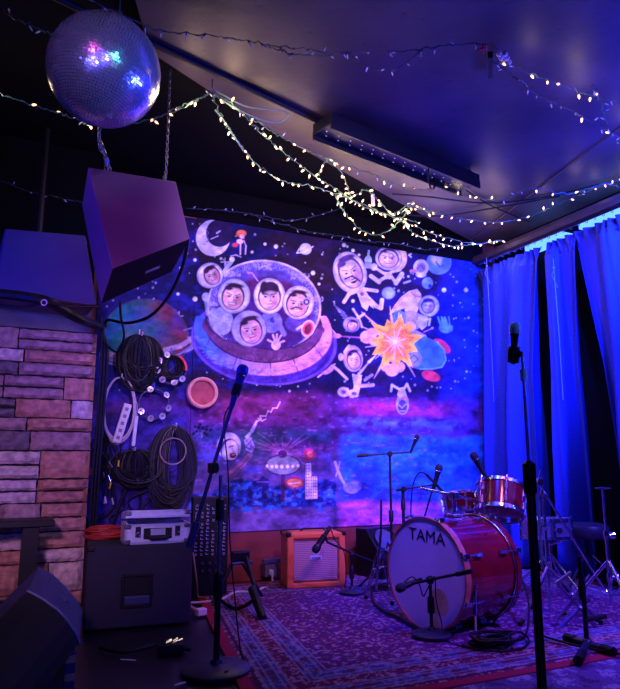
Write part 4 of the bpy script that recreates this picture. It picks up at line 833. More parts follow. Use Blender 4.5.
MB().box(*LB(CMx, (0, -cd/2-.014, ch*.60), (.085, .004, .036))).build('plate_label', mat('bright_aluminium', (0, 0, 0)), fc)
hp = [CMx@V(p) for p in ((-.062, -cd/2-.012, .082), (-.062, -cd/2-.035, .05), (-.045, -cd/2-.04, .034), (.045, -cd/2-.04, .034), (.062, -cd/2-.035, .05), (.062, -cd/2-.012, .082))]
MB().tube(hp, .009, 8).build('handle', BLKP, fc, smooth=True)
# red cable coil
rc = SM@V((-.20, .06, sh)); rcm = mat('red_cable_sheath', (180, 52, 44), .5)
pts = []; rs = random.Random(4)
for k in range(9):
    R0 = .085+rs.uniform(-.02, .03); ox, oy = rs.uniform(-.02, .02), rs.uniform(-.02, .02)
    for i in range(12): a_ = 2*PI*i/12; pts.append(rc+V((ox+R0*1.2*math.cos(a_), oy+R0*math.sin(a_), .009+.0075*k+rs.uniform(0, .006))))
tag(MB().tube(spline(pts, 3), .0065, 6).build('cable_coil', rcm, smooth=True), 'red cable coiled flat on the subwoofer, left of the flight case', 'cable')
# upright mixer panel
mp0 = gnd(190, 618); MX = boxthing(V((1.38, 4.62, .013)), rad(-8))
mx = thing('mixing_desk', V((1.38, 4.62, .013)), 'black upright mixing panel with rows of pale marks, standing beside the subwoofer', 'mixer')
MB().box(*LB(MX, (0, .04, .34), (.26, .10, .68))).build('body', BLKP, mx, bevel=.006)
rs = random.Random(8)
for r in range(14):
    for c_ in range(6):
        if rs.random() < .8:
            x_, z_ = -.10+c_*.04, .62-r*.026
            mb = MB()
            if rs.random() < .5: mb.box(*LB(MX, (x_, -.012, z_), (.018, .003, .004))).box(*LB(MX, (x_-.008, -.012, z_+.005), (.004, .003, .012)))
            else: mb.ring(MX@V((x_, -.0125, z_)), .007, .0018, (0, 1, 0), 8, 4)
            mb.build('printed_mark', mat('pale_marks', (190, 185, 200), .5), mx)
for r in range(2):
    for c_ in range(3): MB().lathe([(.012, 0), (.010, .016), (0, .016)], MX@V((-.05+c_*.05, -.01, .22-r*.05)), MX.to_3x3()@V((0, -1, 0)), 12).build('knob', mat('dark_knob', (60, 60, 74), .4), mx)
# little shelf by the left edge and its things
tb = thing('side_table', (-.05, 4.45, .013), 'black low bench against the stone wall at the left edge', 'bench')
t0, t1 = at(-30, 522, 1, 4.4), at(54, 522, 1, 4.4); zt_ = t0.z
MB().box(((t0.x+t1.x)/2-.3, 4.46, zt_-.02), (t1.x-t0.x+.6, .26, .04)).build('table_top', BLKP, tb, bevel=.006)
for xx in (t1.x-.13, t1.x-.62, t1.x-1.0):
    for yy in (4.38, 4.54): MB().box((xx, yy, (zt_-.04+.013)/2), (.09, .05, zt_-.053)).build('leg', BLKP, tb)
MB().box((t1.x-.6, 4.46, .10), (.9, .04, .05)).build('stretcher', BLKP, tb)
# floor monitor wedge with a curved grille edge
fr = [atd(28, 591, 2.75), atd(39, 566.5, 3.05), atd(53, 575, 3.1), atd(65, 586, 3.12), atd(76, 599, 3.12), atd(82.5, 610, 3.1), atd(79.5, 642, 2.72), atd(75, 632, 2.70), atd(68, 621, 2.69), atd(58, 610, 2.70), atd(43, 599, 2.72)]
ex = atd(-60, 680, 2.25)-atd(28, 591, 2.75); ex = (ex.normalized())*.62
wd = thing('floor_monitor', V((fr[0].x, fr[0].y, .013)), 'black floor monitor wedge at the lower left corner with a blue-lit side panel', 'floor monitor')
mb = MB(); mb.prism(fr, ex); mb.build('cabinet', mat('navy_cabinet', (44, 48, 92), .45, bump=.1, scale=200), wd)
gl = [fr[0], fr[10], fr[9], fr[8], fr[7], fr[6]]; gc = sum(fr, V())/len(fr)
mb = MB(); gp = [p+(p-gc).normalized()*.004+ex*.01 for p in gl]; n_ = len(gp)
mb.add(gp+[p+ex*.97 for p in gp], [(i, i+1, n_+i+1, n_+i) for i in range(n_-1)])
gr_ = mb.build('grille', GRIL, wd); md = gr_.modifiers.new('thick', 'SOLIDIFY'); md.thickness = .006
MB().tube([p+(p-gc).normalized()*.003 for p in gl], .005, 6).build('trim_strip', mat('grey_trim', (150, 150, 175), .4), wd, smooth=True)
for p in (fr[0], fr[6], (fr[3]+fr[8])/2): MB().ball(p-ex.normalized()*.004, .007, 8).build('screw', CHR, wd)
pl = sum([fr[i] for i in (2, 3, 8, 9)], V())/4; MB().tube([pl-ex.normalized()*.005, pl-ex.normalized()*.005+(fr[4]-fr[2]).normalized()*.08], .005, 6).build('handle_slot', mat('slot_grey', (70, 76, 130), .4), wd)
lo_ = fr[6]; ft = [V((p.x, p.y, .0)) for p in (fr[6]+ex*.2, fr[5]+ex*.25, fr[5]+ex*.8, fr[6]+ex*.75)]
zt2 = min(p.z for p in fr)-.0
MB().prism([V((p.x, p.y, .013)) for p in ft], (0, 0, max(.05, (fr[6]+ex*.5).z+.02))).build('foot', BLKP, wd)
# ------------------------------------------------------------------ orange combo amp
AM = boxthing((2.213, 4.652, .013), rad(-9.5)); aw, ad, ah = .46, .22, .40
am = thing('guitar_amplifier', (2.213, 4.652, .013), 'orange guitar combo amplifier with a woven pinkish grille, on the rug by the back wall', 'amplifier')
orn = mat('orange_vinyl', (255, 122, 64), .55, bump=.1, scale=260)
mb = MB(); t = .052
for c_, d_ in (((0, 0, .02), (aw, ad, .04)), ((0, 0, ah-.022), (aw, ad, .044)), ((-aw/2+t/2, 0, ah/2), (t, ad, ah)), ((aw/2-t/2, 0, ah/2), (t, ad, ah))): mb.box(*LB(AM, c_, d_))
mb.build('cabinet', orn, am, bevel=.012, seg=3)
MB().box(*LB(AM, (0, ad/2-.012, ah/2), (aw-.06, .014, ah-.06))).build('back_panel', BLKP, am)
mb = MB(); pw = aw-.095
for c_, d_ in (((0, -ad/2+.022, .047), (pw, .014, .014)), ((0, -ad/2+.022, ah-.051), (pw, .014, .014)), ((-pw/2+.003, -ad/2+.022, ah/2), (.012, .014, ah-.1)), ((pw/2-.003, -ad/2+.022, ah/2), (.012, .014, ah-.1))): mb.box(*LB(AM, c_, d_))
mb.build('piping', mat('brown_piping', (150, 70, 60), .6), am)
def weave():
    m = mat('basket_weave_cloth', (196, 150, 150), .85); nt = m.node_tree; b = nt.nodes['Principled BSDF']
    tc = nt.nodes['Texture Coordinate']; wv = nt.nodes.new('ShaderNodeTexWave'); wv.bands_direction = 'Z'; wv.inputs['Scale'].default_value = 24; wv.inputs['Distortion'].default_value = 1.2
    nt.links.new(tc.outputs['Object'], wv.inputs['Vector']); r = nt.nodes.new('ShaderNodeValToRGB'); r.color_ramp.elements[0].color = (*lin((158, 112, 120)), 1); r.color_ramp.elements[1].color = (*lin((214, 172, 168)), 1)
    nt.links.new(wv.outputs['Fac'], r.inputs['Fac']); nt.links.new(r.outputs['Color'], b.inputs['Base Color']); return m
MB().box(*LB(AM, (0, -ad/2+.03, ah/2), (pw, .01, ah-.09))).build('grille_cloth', weave(), am)
bl = mat('badge_white', (226, 224, 240), .4); bd = MB().box(*LB(AM, (.0, -ad/2+.021, .215), (.094, .004, .030))).build('badge', bl, am, bevel=.003)
TM = AM@Matrix.Translation((0, -ad/2+.017, .215))@Matrix.Rotation(PI/2, 4, 'X')
text_mesh('badge_lettering', 'orange', .026, mat('badge_ink', (40, 30, 70), .5), am, TM)
mb = MB(); cr = AM@V((0, -ad/2+.019, .262)); mb.ring(cr, .014, .0025, AM.to_3x3()@V((0, 1, 0)), 18, 5); mb.lathe([(.010, 0), (.006, .004), (0, .005)], cr, AM.to_3x3()@V((0, -1, 0)), 12)
for k in (-1, 1): mb.tube([AM@V((k*.005, -ad/2+.019, .236)), AM@V((k*.022, -ad/2+.019, .244)), AM@V((k*.026, -ad/2+.019, .262))], .0025, 5)
mb.build('crest', bl, am)
for a_ in (-1, 1):
    for b_ in (-1, 1): MB().box(*LB(AM, (a_*(aw/2-.012), b_*(ad/2-.014), ah-.012), (.036, .040, .034))).build('corner', BLKP, am, bevel=.01)
MB().box(*LB(AM, (0, .03, ah+.001), (.34, .09, .006))).build('control_plate', mat('orange_plate', (200, 110, 70), .4), am)
MB().tube([AM@V(p) for p in ((-.10, 0, ah), (-.08, 0, ah+.02), (.08, 0, ah+.02), (.10, 0, ah))], .007, 6).build('handle', BLKP, am, smooth=True)
# dark speaker cabinet beside the amp
dkp = gnd(379, 590); bx = boxthing((dkp.x+.30, 4.80, .013), rad(15))
dk = thing('stage_speaker', (dkp.x+.30, 4.80, .013), 'small black sloped speaker on the floor between the orange amplifier and the bass drum', 'loudspeaker')
pr = [bx@V(p) for p in ((-.15, -.16, 0), (-.15, .14, 0), (-.15, .14, .38), (-.15, .02, .38), (-.15, -.16, .17))]; MB().prism(pr, bx.to_3x3()@V((.3, 0, 0))).build('cabinet', BLKP, dk, bevel=.006)
ng = V((0, -.21, .18)).normalized(); MB().lathe([(.11, 0), (.115, .006), (.10, .006), (.03, -.004), (0, 0)], bx@V((0, -.073, .28)), bx.to_3x3()@ng, 24).build('speaker_cone', mat('cone_blue_grey', (86, 92, 120), .5), dk, smooth=True)
# wall outlet with plug and white cable
op = wp(268, 569, -.02); ot = thing('power_outlet', op, 'small outlet box with a plug, low on the back wall beside the orange amplifier', 'outlet')
MB().box(op+V((0, -.035, 0)), (.11, .09, .10)).build('box', mat('outlet_grey', (110, 90, 104), .5), ot, bevel=.004); MB().box(op+V((0, -.075, .075)), (.15, .05, .03)).build('lid', mat('outlet_lid', (70, 64, 110), .4), ot, bevel=.004)
MB().box(op+V((-.015, -.10, -.01)), (.035, .05, .04)).build('plug', PALE, ot, bevel=.004)
cream = mat('cream_cord', (214, 200, 190), .5)
cable('white_cable', [op+V((-.015, -.125, -.01)), op+V((-.03, -.16, -.10)), gnd(263, 588, .03), gnd(254, 592, .02), gnd(236, 592, .02), gnd(222, 599, .02), gnd(205, 602, .02), gnd(186, 603, .02)], .008, 'cream power cable running along the floor from the outlet behind the black folding stand', cream)
# folding A-frame guitar stand
gs = thing('guitar_stand', (1.47, 4.25, .013), 'black folding A-frame instrument stand with thick rubber feet, left of the orange amplifier', 'stand')
tp = W(240, 556, (1.58, 4.25)); fl = gnd(213, 603, .03); f2 = gnd(263, 619, .02); bk = gnd(262, 596, .03)
MB().tube([tp+V((-.03, 0, 0)), fl], .014, 8).build('leg', BLK, gs, smooth=True); m_ = tp.lerp(f2, .55)
MB().tube([tp+V((.04, -.0, 0)), f2], .014, 8).build('leg', BLK, gs, smooth=True); MB().tube([m_, f2], .027, 10).build('foot_pad', RUB, gs, smooth=True)
MB().tube([tp+V((.02, .05, -.03)), bk], .011, 8).build('rear_leg', BLK, gs, smooth=True)
MB().box(tp, (.13, .05, .07)).build('hinge_block', BLKP, gs, bevel=.012); MB().tube([tp+V((-.07, -.02, -.045)), tp+V((.08, -.02, -.04))], .012, 8).build('crossbar', mat('dim_grey_metal', (70, 70, 96), .4, .4), gs)
a_, b_ = fl.lerp(tp, .12), m_.lerp(f2, .35); MB().tube(spline([a_, (a_+b_)/2+V((0, -.02, -.06)), b_], 8), .012, 8).build('strap', RUB, gs, smooth=True)

# ------------------------------------------------------------------ microphones and stands
def mic(p, d, label, s=1.0, body=None, head=None, group=None, name='microphone'):     # p = centre of the grille, d = pointing direction
    d = V(d).normalized(); root = thing(name, p, label, 'microphone', group)
    MB().lathe([(.0105*s, -.165*s), (.012*s, -.16*s), (.0135*s, -.10*s), (.019*s, -.035*s), (.021*s, -.028*s), (.021*s, -.022*s)], p, d, 20).build('body', body or BLKP, root, smooth=True)
    MB().lathe([(.0215*s, -.024*s), (.025*s, -.012*s), (.026*s, 0), (.024*s, .012*s), (.018*s, .021*s), (.008*s, .026*s), (0, .027*s)], p, d, 20).build('grille', head or mat('mic_grille', (150, 155, 170), .35, .8, bump=.5, scale=500), root, smooth=True)
    MB().ring(p-d*.022*s, .0225*s, .0025*s, d, 20, 6).build('collar', CHR, root); return root
def clip(root, p, d, r=.017): 
    d = V(d).normalized(); MB().lathe([(r, -.03), (r*1.15, -.028), (r*1.15, .028), (r, .03), (r, -.03)], p, d, 14).build('mic_clip', BLKP, root, smooth=True)
def knob(root, p, d, s=1, m=None): MB().lathe([(.006*s, 0), (.006*s, .02*s), (.016*s, .022*s), (.016*s, .036*s), (0, .036*s)], p, d, 12).build('knob', m or BLKP, root)
# 1. left foreground stand, round base
g0 = gnd(216, 674); z0 = .013; s1 = thing('microphone_stand', V((g0.x, g0.y, z0)), 'black boom microphone stand on a round base at the front left of the rug', 'microphone stand')
gx = V((g0.x, g0.y, 0))
ztp = W(215, 470, gx).z
MB().lathe([(.155, 0), (.158, .012), (.145, .024), (.03, .034), (.022, .05)], gx+V((0, 0, z0)), (0, 0, 1), 40).build('base', mat('base_iron', (40, 44, 66), .45, .3), s1, smooth=True)
zc = W(214, 475, gx).z; zm = zc-.50
MB().tube([gx+V((0, 0, .05)), gx+V((0, 0, zm))], .0145, 12).build('lower_tube', BLK, s1, smooth=True); MB().tube([gx+V((0, 0, zm)), gx+V((0, 0, zc))], .009, 10).build('upper_tube', STL, s1, smooth=True)
MB().lathe([(.014, -.05), (.021, -.045), (.021, .045), (.014, .05)], gx+V((0, 0, zc-.16)), (0, 0, 1), 14).build('clutch', BLKP, s1, smooth=True)
MB().lathe([(.018, -.06), (.024, -.05), (.022, .05), (.012, .06)], gx+V((0, 0, zm)), (0, 0, 1), 14).build('clutch', BLKP, s1, smooth=True)
pv = W(213, 468, gx); be = W(188, 535, (gx.x-.05, gx.y+.05)); bt = W(236, 392, (gx.x+.03, gx.y-.02))
dB = (bt-pv).normalized(); be2 = pv-dB*.36; bt2 = pv+dB*.36
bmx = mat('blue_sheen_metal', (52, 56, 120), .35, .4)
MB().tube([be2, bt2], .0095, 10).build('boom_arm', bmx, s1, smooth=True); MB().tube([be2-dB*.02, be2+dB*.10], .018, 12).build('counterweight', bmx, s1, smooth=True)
MB().box(pv, (.045, .05, .05)).build('boom_pivot', BLKP, s1, bevel=.008); knob(s1, pv+V((.0, -.02, 0)), (0, -1, 0))
MB().box(pv+V((0, -.027, -.035)), (.02, .006, .012)).build('pale_label', PALE, s1)
clip(s1, bt2+dB*.03, dB, .02)
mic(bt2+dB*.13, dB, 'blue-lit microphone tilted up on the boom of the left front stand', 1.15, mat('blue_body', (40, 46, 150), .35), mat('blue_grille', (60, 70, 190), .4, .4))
MB().ball(bt2+dB*.0+V((0, -.02, 0)), .006, 8).build('screw', CHR, s1)
a_ = bt2-dB*.02
cable('microphone_cable', [a_+V((0, -.012, 0)), W(224, 420, (gx.x+.05, gx.y)), W(228, 470, (gx.x+.06, gx.y)), W(230, 540, (gx.x+.07, gx.y)), W(235, 600, (gx.x+.08, gx.y)), W(240, 648, (gx.x+.09, gx.y)), gnd(243, 664, .02), gnd(225, 672, .045)], .0035, 'thin cable hanging straight down beside the left front microphone stand')
# 2. right foreground stand, close to the camera, base below the frame
g1 = gnd(546, 752); gx = V((g1.x, g1.y, 0)); s2 = thing('microphone_stand', V((g1.x, g1.y, .02)), 'tall straight black microphone stand in the right foreground, before the curtain', 'microphone stand')
MB().lathe([(.14, 0), (.142, .012), (.13, .022), (.03, .032), (.02, .05)], gx+V((0, 0, .022)), (0, 0, 1), 36).build('base', mat('base_iron', (0, 0, 0)), s2, smooth=True)
zk = W(527, 478, gx).z; zt_ = W(517, 352, gx).z; ze = W(518, 375, gx).z
MB().tube([gx+V((0, 0, .06)), gx+V((0, 0, zk))], .0165, 14).build('lower_tube', BLK, s2, smooth=True); MB().lathe([(.016, -.06), (.023, -.05), (.023, .05), (.012, .06)], gx+V((0, 0, zk)), (0, 0, 1), 16).build('clutch', BLKP, s2, smooth=True)
MB().tube([gx+V((0, 0, zk)), gx+V((0, 0, zt_))], .006, 10).build('upper_tube', STL, s2, smooth=True)
MB().lathe([(.012, -.02), (.013, .02)], gx+V((0, 0, ze)), (0, 0, 1), 12).build('sleeve', mat('light_blue_tape', (120, 170, 220), .5), s2)
mp_ = W(515, 328, gx); dm = V((-.05, -.12, .45)).normalized(); clip(s2, mp_-dm*.10, dm, .02); MB().tube([gx+V((0, 0, zt_)), mp_-dm*.10+V((0, 0, -.02))], .009, 8).build('clip_neck', BLKP, s2)
mic(mp_, dm, 'microphone with a pale blue grille on top of the tall right foreground stand', .82, None, mat('pale_blue_grille', (140, 180, 210), .4, .3, bump=.5, scale=500))
def boom_stand(g, label, pole_top, p_a, p_b, m=None, base='round', legs=(), rb=.12, pole_r=.010, clutch=None, feet=None):
    root = thing('microphone_stand', V((g.x, g.y, .018)), label, 'microphone stand'); m = m or BLK
    if base == 'round': MB().lathe([(rb, 0), (rb+.002, .012), (rb-.01, .02), (.025, .03), (.018, .045)], V((g.x, g.y, .022)), (0, 0, 1), 32).build('base', mat('base_iron', (0, 0, 0)), root, smooth=True)
    z_ = .05
    if base == 'tripod':
        z_ = .25
        for an in legs:
            f = V((g.x+.26*math.cos(an), g.y+.26*math.sin(an), .028)); lg = MB().tube([V((g.x, g.y, .25)), f], .008, 8).build('leg', m, root, smooth=True); MB().ball(f, .013, 8).build('rubber_foot', RUB, lg)
        MB().lathe([(.02, -.03), (.024, 0), (.02, .03)], V((g.x, g.y, .25)), (0, 0, 1), 14).build('leg_collar', BLKP, root)
        z_ = .12
    MB().tube([V((g.x, g.y, z_)), V((g.x, g.y, pole_top.z))], pole_r, 10).build('pole', m, root, smooth=True)
    zc = clutch if clutch else (z_+pole_top.z)/2
    MB().lathe([(.012, -.045), (.019, -.04), (.019, .035), (.012, .045)], V((g.x, g.y, zc)), (0, 0, 1), 14).build('clutch', BLKP, root, smooth=True)
    if p_a is not None:
        MB().tube([p_a, p_b], .008, 10).build('boom_arm', m, root, smooth=True); MB().ball(pole_top, .024, 12).build('boom_pivot', BLKP, root, smooth=True)
        knob(root, pole_top, (FW.x, FW.y, 0) if False else (-FW.x, -FW.y, 0)); dd_ = (p_a-p_b).normalized(); MB().tube([p_a-dd_*.0, p_a-dd_*.09], .013, 10).build('grip', BLKP, root, smooth=True)
    return root
# 3. low boom stand in front of the bass drum
g2 = gnd(432, 640); pt = W(430, 580, g2); pa = W(472, 571, (g2.x+.16, g2.y-.30)); pb_ = W(410, 584, (g2.x-.03, g2.y+.02))
s3 = boom_stand(g2, 'low black boom stand on a round base in front of the bass drum', pt, pa, pb_, rb=.105, pole_r=.009)
hd = W(400, 588, (g2.x-.03, g2.y-.02)); dd_ = (hd-pb_).normalized(); mic(hd, dd_, 'black kick-drum microphone aimed along the bass drum head', .95, None, mat('dark_grille', (30, 30, 44), .5, .4, bump=.5, scale=400))
cable('microphone_cable', [pb_+V((0, 0, -.0)), W(404, 583, g2), W(412, 577, g2), W(419, 584, g2), W(423, 596, g2), W(427, 590, g2), pt+V((.01, -.03, .02)), W(436, 600, g2), W(441, 620, g2), gnd(446, 640, .02), gnd(470, 648, .02)], .0035, 'cable looped along the low boom stand before the bass drum head')
# 4. small stand miking the amp
g3 = gnd(352, 596); pt = W(352, 556, g3); pa = W(374, 563, (g3.x+.15, g3.y)); pb_ = W(327, 542, (g3.x-.12, g3.y-.0))
s4 = boom_stand(g3, 'short black boom stand on a round base, right of the orange amplifier', pt, pa, pb_, rb=.09, pole_r=.009)
h2 = W(316, 549, (g3.x-.18, g3.y+.0)); hb = W(325, 535, (g3.x-.12, g3.y-.0)); mic(h2, h2-hb, 'black microphone hanging in front of the orange amplifier grille', 1.15, None, mat('dark_grille', (0, 0, 0)))
clip(s4, (h2+hb)/2+(hb-h2)*.2, h2-hb, .02); MB().tube([pb_, hb], .008, 8).build('clip_neck', BLKP, s4)
cable('microphone_cable', [hb+V((.02, 0, .03)), W(331, 530, (g3.x-.1, g3.y)), W(335, 540, (g3.x-.08, g3.y)), W(344, 552, g3), W(346, 575, g3), gnd(346, 590, .02), gnd(360, 585, .02)], .0035, 'thin cable curling from the amplifier microphone')
# 5. tall overhead boom stand behind the bass drum
g4 = gnd(388, 600); g4 = V((g4.x+.28, g4.y+.38, 0)); pt = W(390, 454, g4); pa = W(357, 456, g4); pb_ = W(411, 452, g4)
s5 = boom_stand(g4, 'tall black stand with a level boom before the blue mural horizon, behind the bass drum', pt, pa, pb_, base='tripod', legs=(PI*.95, -.6, 1.5), clutch=W(390, 516, g4).z)
hb, h2 = W(412, 449, g4), W(417, 437, g4); MB().tube([pb_, hb], .009, 8).build('clip_neck', BLKP, s5); mic(h2, h2-hb, 'small black overhead microphone pointing up at the end of the level boom', .85, None, mat('dark_grille', (0, 0, 0)))
# 6. second, shorter stand with diagonal arm and mic with a curved cable
g5 = V((g4.x+.18, g4.y+.10, 0)); pt = W(404, 489, g5); pa = W(396, 490, g5); pb_ = W(432, 485, g5)
s6 = boom_stand(g5, 'shorter black boom stand beside the tall one, arm over the bass drum', pt, pa, pb_, base='tripod', legs=(PI*.8, -.4, 1.9), clutch=W(404, 505, g5).z, pole_r=.014)
h2, hb = W(439, 468, g5), W(435, 483, g5); MB().tube([pb_, hb], .01, 8).build('clip_neck', BLKP, s6)
MB().tube([W(434, 484, g5), W(424, 519, g5)], .008, 8).build('hanging_rod', BLK, s6, smooth=True)
MB().tube([W(426, 474, g5), W(448, 497, g5)], .013, 8).build('cross_arm', BLK, s6, smooth=True)
mic(h2, h2-hb, 'stubby black microphone standing up above the bass drum top', 1.25, None, mat('dark_grille', (0, 0, 0)))
cable('microphone_cable', [W(431, 479, g5), W(424, 473, g5), W(418, 474, g5), W(413, 485, g5), W(411, 505, g5), W(411, 525, g5)], .006, 'thin cable arching beside the stubby microphone over the bass drum')
# ------------------------------------------------------------------ drum kit
redw = mat('red_drum_lacquer', (112, 14, 28), .16, coat=.8, var=.35, scale=7)
def lug(mb, p, ax, out, L=.05): ax = V(ax); out = V(out); R = Matrix((ax.cross(out), out, ax)).transposed(); mb.box(p+out*.008, (.016, .018, L), R)
R_k = .31; Pf = gnd(426, 631, .013); Pr = gnd(487, 618, .013); axk = V((Pr.x-Pf.x, Pr.y-Pf.y, 0)).normalized(); Lk = .47
Cf = V((Pf.x, Pf.y, .013+R_k)); Cr = Cf+axk*Lk
kd = thing('bass_drum', V((Cf.x, Cf.y, .013)), 'big red lacquered bass drum with a pale front head, lying on the rug', 'drum')
MB().lathe([(R_k-.022, .03), (R_k-.015, .035), (R_k-.015, Lk-.035), (R_k-.022, Lk-.03)], Cf, axk, 64).build('shell', redw, kd, smooth=True)
hoopm = mat('wood_hoop', (180, 100, 76), .4, coat=.4)
for c_, s_, mt in ((Cf, 1, hoopm), (Cr, -1, redw)):
    MB().lathe([(R_k-.010, 0), (R_k, .0), (R_k+.001, .038), (R_k-.010, .038), (R_k-.010, 0)], c_, axk*s_, 72).build('hoop', mt, kd, smooth=True)
MB().lathe([(R_k-.010, .010), (R_k-.03, .008), (0, .008)], Cf, axk, 64).build('front_head', mat('drum_head_cream', (206, 192, 196), .5, var=.14, scale=3), kd, smooth=True)
MB().lathe([(R_k-.010, .010), (0, .008)], Cr, -axk, 64).build('rear_head', mat('rear_head', (190, 190, 200), .5), kd)
MB().ring(Cf+axk*.045, R_k-.006, .004, axk, 64, 6).build('tension_ring', CHR, kd); MB().ring(Cr-axk*.045, R_k-.006, .004, axk, 64, 6).build('tension_ring', CHR, kd)
e1 = V((0, 0, 1)); e2 = axk.cross(e1)
for k in range(8):
    a_ = 2*PI*(k+.5)/8; out = e1*math.sin(a_)+e2*math.cos(a_)
    for c_, s_ in ((Cf, 1), (Cr, -1)):
        q_ = c_+out*(R_k+.012); mb = MB().tube([q_+axk*s_*(-.005), q_+axk*s_*.12], .003, 6)
        mb.box(q_+axk*s_*.018+out*.002, (.022, .022, .04), Matrix((e1.cross(axk), e1, axk)).transposed()); mb.box(c_+out*(R_k-.002)+axk*s_*.13, (.02, .02, .05), Matrix((axk.cross(out), out, axk)).transposed())
        mb.tube([q_+axk*s_*(-.008)+axk.cross(out)*.022, q_+axk*s_*(-.008)-axk.cross(out)*.022], .005, 6).build('claw', CHR, kd)
# lettering on the front head, and the worn yellowish patch
zz = -axk; xx = e1.cross(zz).normalized()
Mh = Matrix.Translation(Cf+axk*.006+e1*.20-xx*(-.02)) @ Matrix((xx, e1, zz)).transposed().to_4x4()@Matrix.Rotation(rad(-3), 4, 'Z')@Matrix.Diagonal((1.12, 1, 1, 1))
lt = text_mesh('head_lettering', 'TAMA', .094, mat('letter_black', (22, 20, 44), .5), kd, Mh)
MB().lathe([(.07, 0), (0, .001)], Cf+axk*.0065-e1*.14+xx*.10, axk, 20).build('worn_patch', mat('worn_yellow', (190, 160, 110), .6, var=.4, scale=9), kd)
def spur(g, z_top, lab):
    q_ = V((g.x, g.y, .02)); tp_ = Cf+axk*.17+V((0, 0, -.02)); return q_, tp_
sp0 = gnd(476, 640, .02); sp = V((sp0.x, sp0.y, .02)); st_ = W(474, 585, (sp.x, sp.y+.03))
MB().tube([st_, sp.lerp(st_, .45)], .011, 8).build('spur_sleeve', CHR, kd, smooth=True); MB().tube([sp.lerp(st_, .5), sp], .006, 8).build('spur', mat('spur_pale', (220, 214, 190), .3, .5), kd, smooth=True)
MB().box(st_+V((.0, .03, .0)), (.05, .07, .03)).build('spur_bracket', CHR, kd, bevel=.005)
def drum(cx, cy, g, ax, R, L, label, col, name='tom_drum', lugs=6, head=None):
    c_ = W(cx, cy, g); ax = V(ax).normalized(); root = thing(name, c_-ax*L/2, label, 'drum')
    MB().lathe([(R-.006, -L/2+.006), (R, -L/2+.01), (R, L/2-.01), (R-.006, L/2-.006)], c_, ax, 48).build('shell', col, root, smooth=True)
    for s_, nm in ((1, 'batter_head'), (-1, 'bottom_head')):
        MB().lathe([(R+.003, L/2-.022), (R+.008, L/2-.022), (R+.008, L/2), (R+.002, L/2+.004), (R+.002, L/2-.022), (R+.003, L/2-.022)], c_, ax*s_, 48).build('hoop', CHR, root, smooth=True)
        MB().lathe([(R+.002, L/2-.008), (0, L/2-.007)], c_, ax*s_, 48).build(nm, head or mat('tom_head', (196, 190, 206), .4), root)
    a0 = ax.orthogonal().normalized(); b0_ = ax.cross(a0)
    for k in range(lugs):
        a_ = 2*PI*k/lugs+.3; o_ = a0*math.cos(a_)+b0_*math.sin(a_); mb = MB().tube([c_+o_*(R+.012)-ax*(L/2-.005), c_+o_*(R+.012)+ax*(L/2-.005)], .0028, 6)
        for s_ in (-1, 1): mb.box(c_+o_*(R+.006)+ax*s_*(L*.22), (.016, .022, .045), Matrix((ax.cross(o_), o_, ax)).transposed()); mb.tube([c_+o_*(R+.012)+ax*s_*(L/2-.012), c_+o_*(R+.012)+ax*s_*(L/2+.012)], .006, 6)
        mb.build('lug', CHR, root)
    return root, c_
away = V((FW.x, FW.y, 0)).normalized(); rgt = V((RT.x, RT.y, 0))
gT = V((Cr.x+.05, Cr.y+.25, 0))
tom, cT = drum(500, 500, gT, V((0, 0, 1))+away*.42+rgt*.22, .155, .20, 'red rack tom with chrome hoops tilted above the bass drum, by the curtain edge', redw)
drum(462, 503, V((gT.x-.12, gT.y+.35, 0)), V((0, 0, 1))+away*.25-rgt*.1, .13, .13, 'smaller red rack tom half hidden behind the bass drum, left of the big tom', redw)
hw = thing('tom_mount', Cf+axk*.25+V((0, 0, R_k)), 'blue-lit chrome tom holder rising from the bass drum top', 'drum hardware')
b_ = Cf+axk*.27+V((0, 0, R_k-.01)); MB().tube([b_, b_+V((.0, .0, .14))], .012, 10).build('post', CHR, hw, smooth=True); MB().tube([b_+V((0, 0, .12)), cT-V((0, 0, .0))-rgt*.16], .009, 8).build('tom_arm', CHR, hw, smooth=True); MB().tube([b_+V((0, 0, .12)), b_+V((-.12, .18, .16))], .009, 8).build('tom_arm', CHR, hw, smooth=True); MB().box(b_+V((0, 0, .12)), (.05, .05, .05)).build('clamp', CHR, hw, bevel=.008); MB().box(b_+V((0, 0, .005)), (.08, .06, .02)).build('base_plate', CHR, hw, bevel=.006)
# mic clipped over the tom, black and slanting
pA, pB = W(474, 456, gT), W(486, 478, gT); mic(pA, pA-pB, 'slim black microphone slanting over the red tom from the curtain side', 1.1, None, mat('dark_grille', (0, 0, 0)))
cable('microphone_cable', [pB, W(488, 490, (gT.x, gT.y-.2)), W(484, 505, (gT.x, gT.y-.25)), W(487, 525, (gT.x-.03, gT.y-.28)), W(492, 540, (gT.x-.05, gT.y-.3))], .004, 'thin cable hanging from the slanting tom microphone')
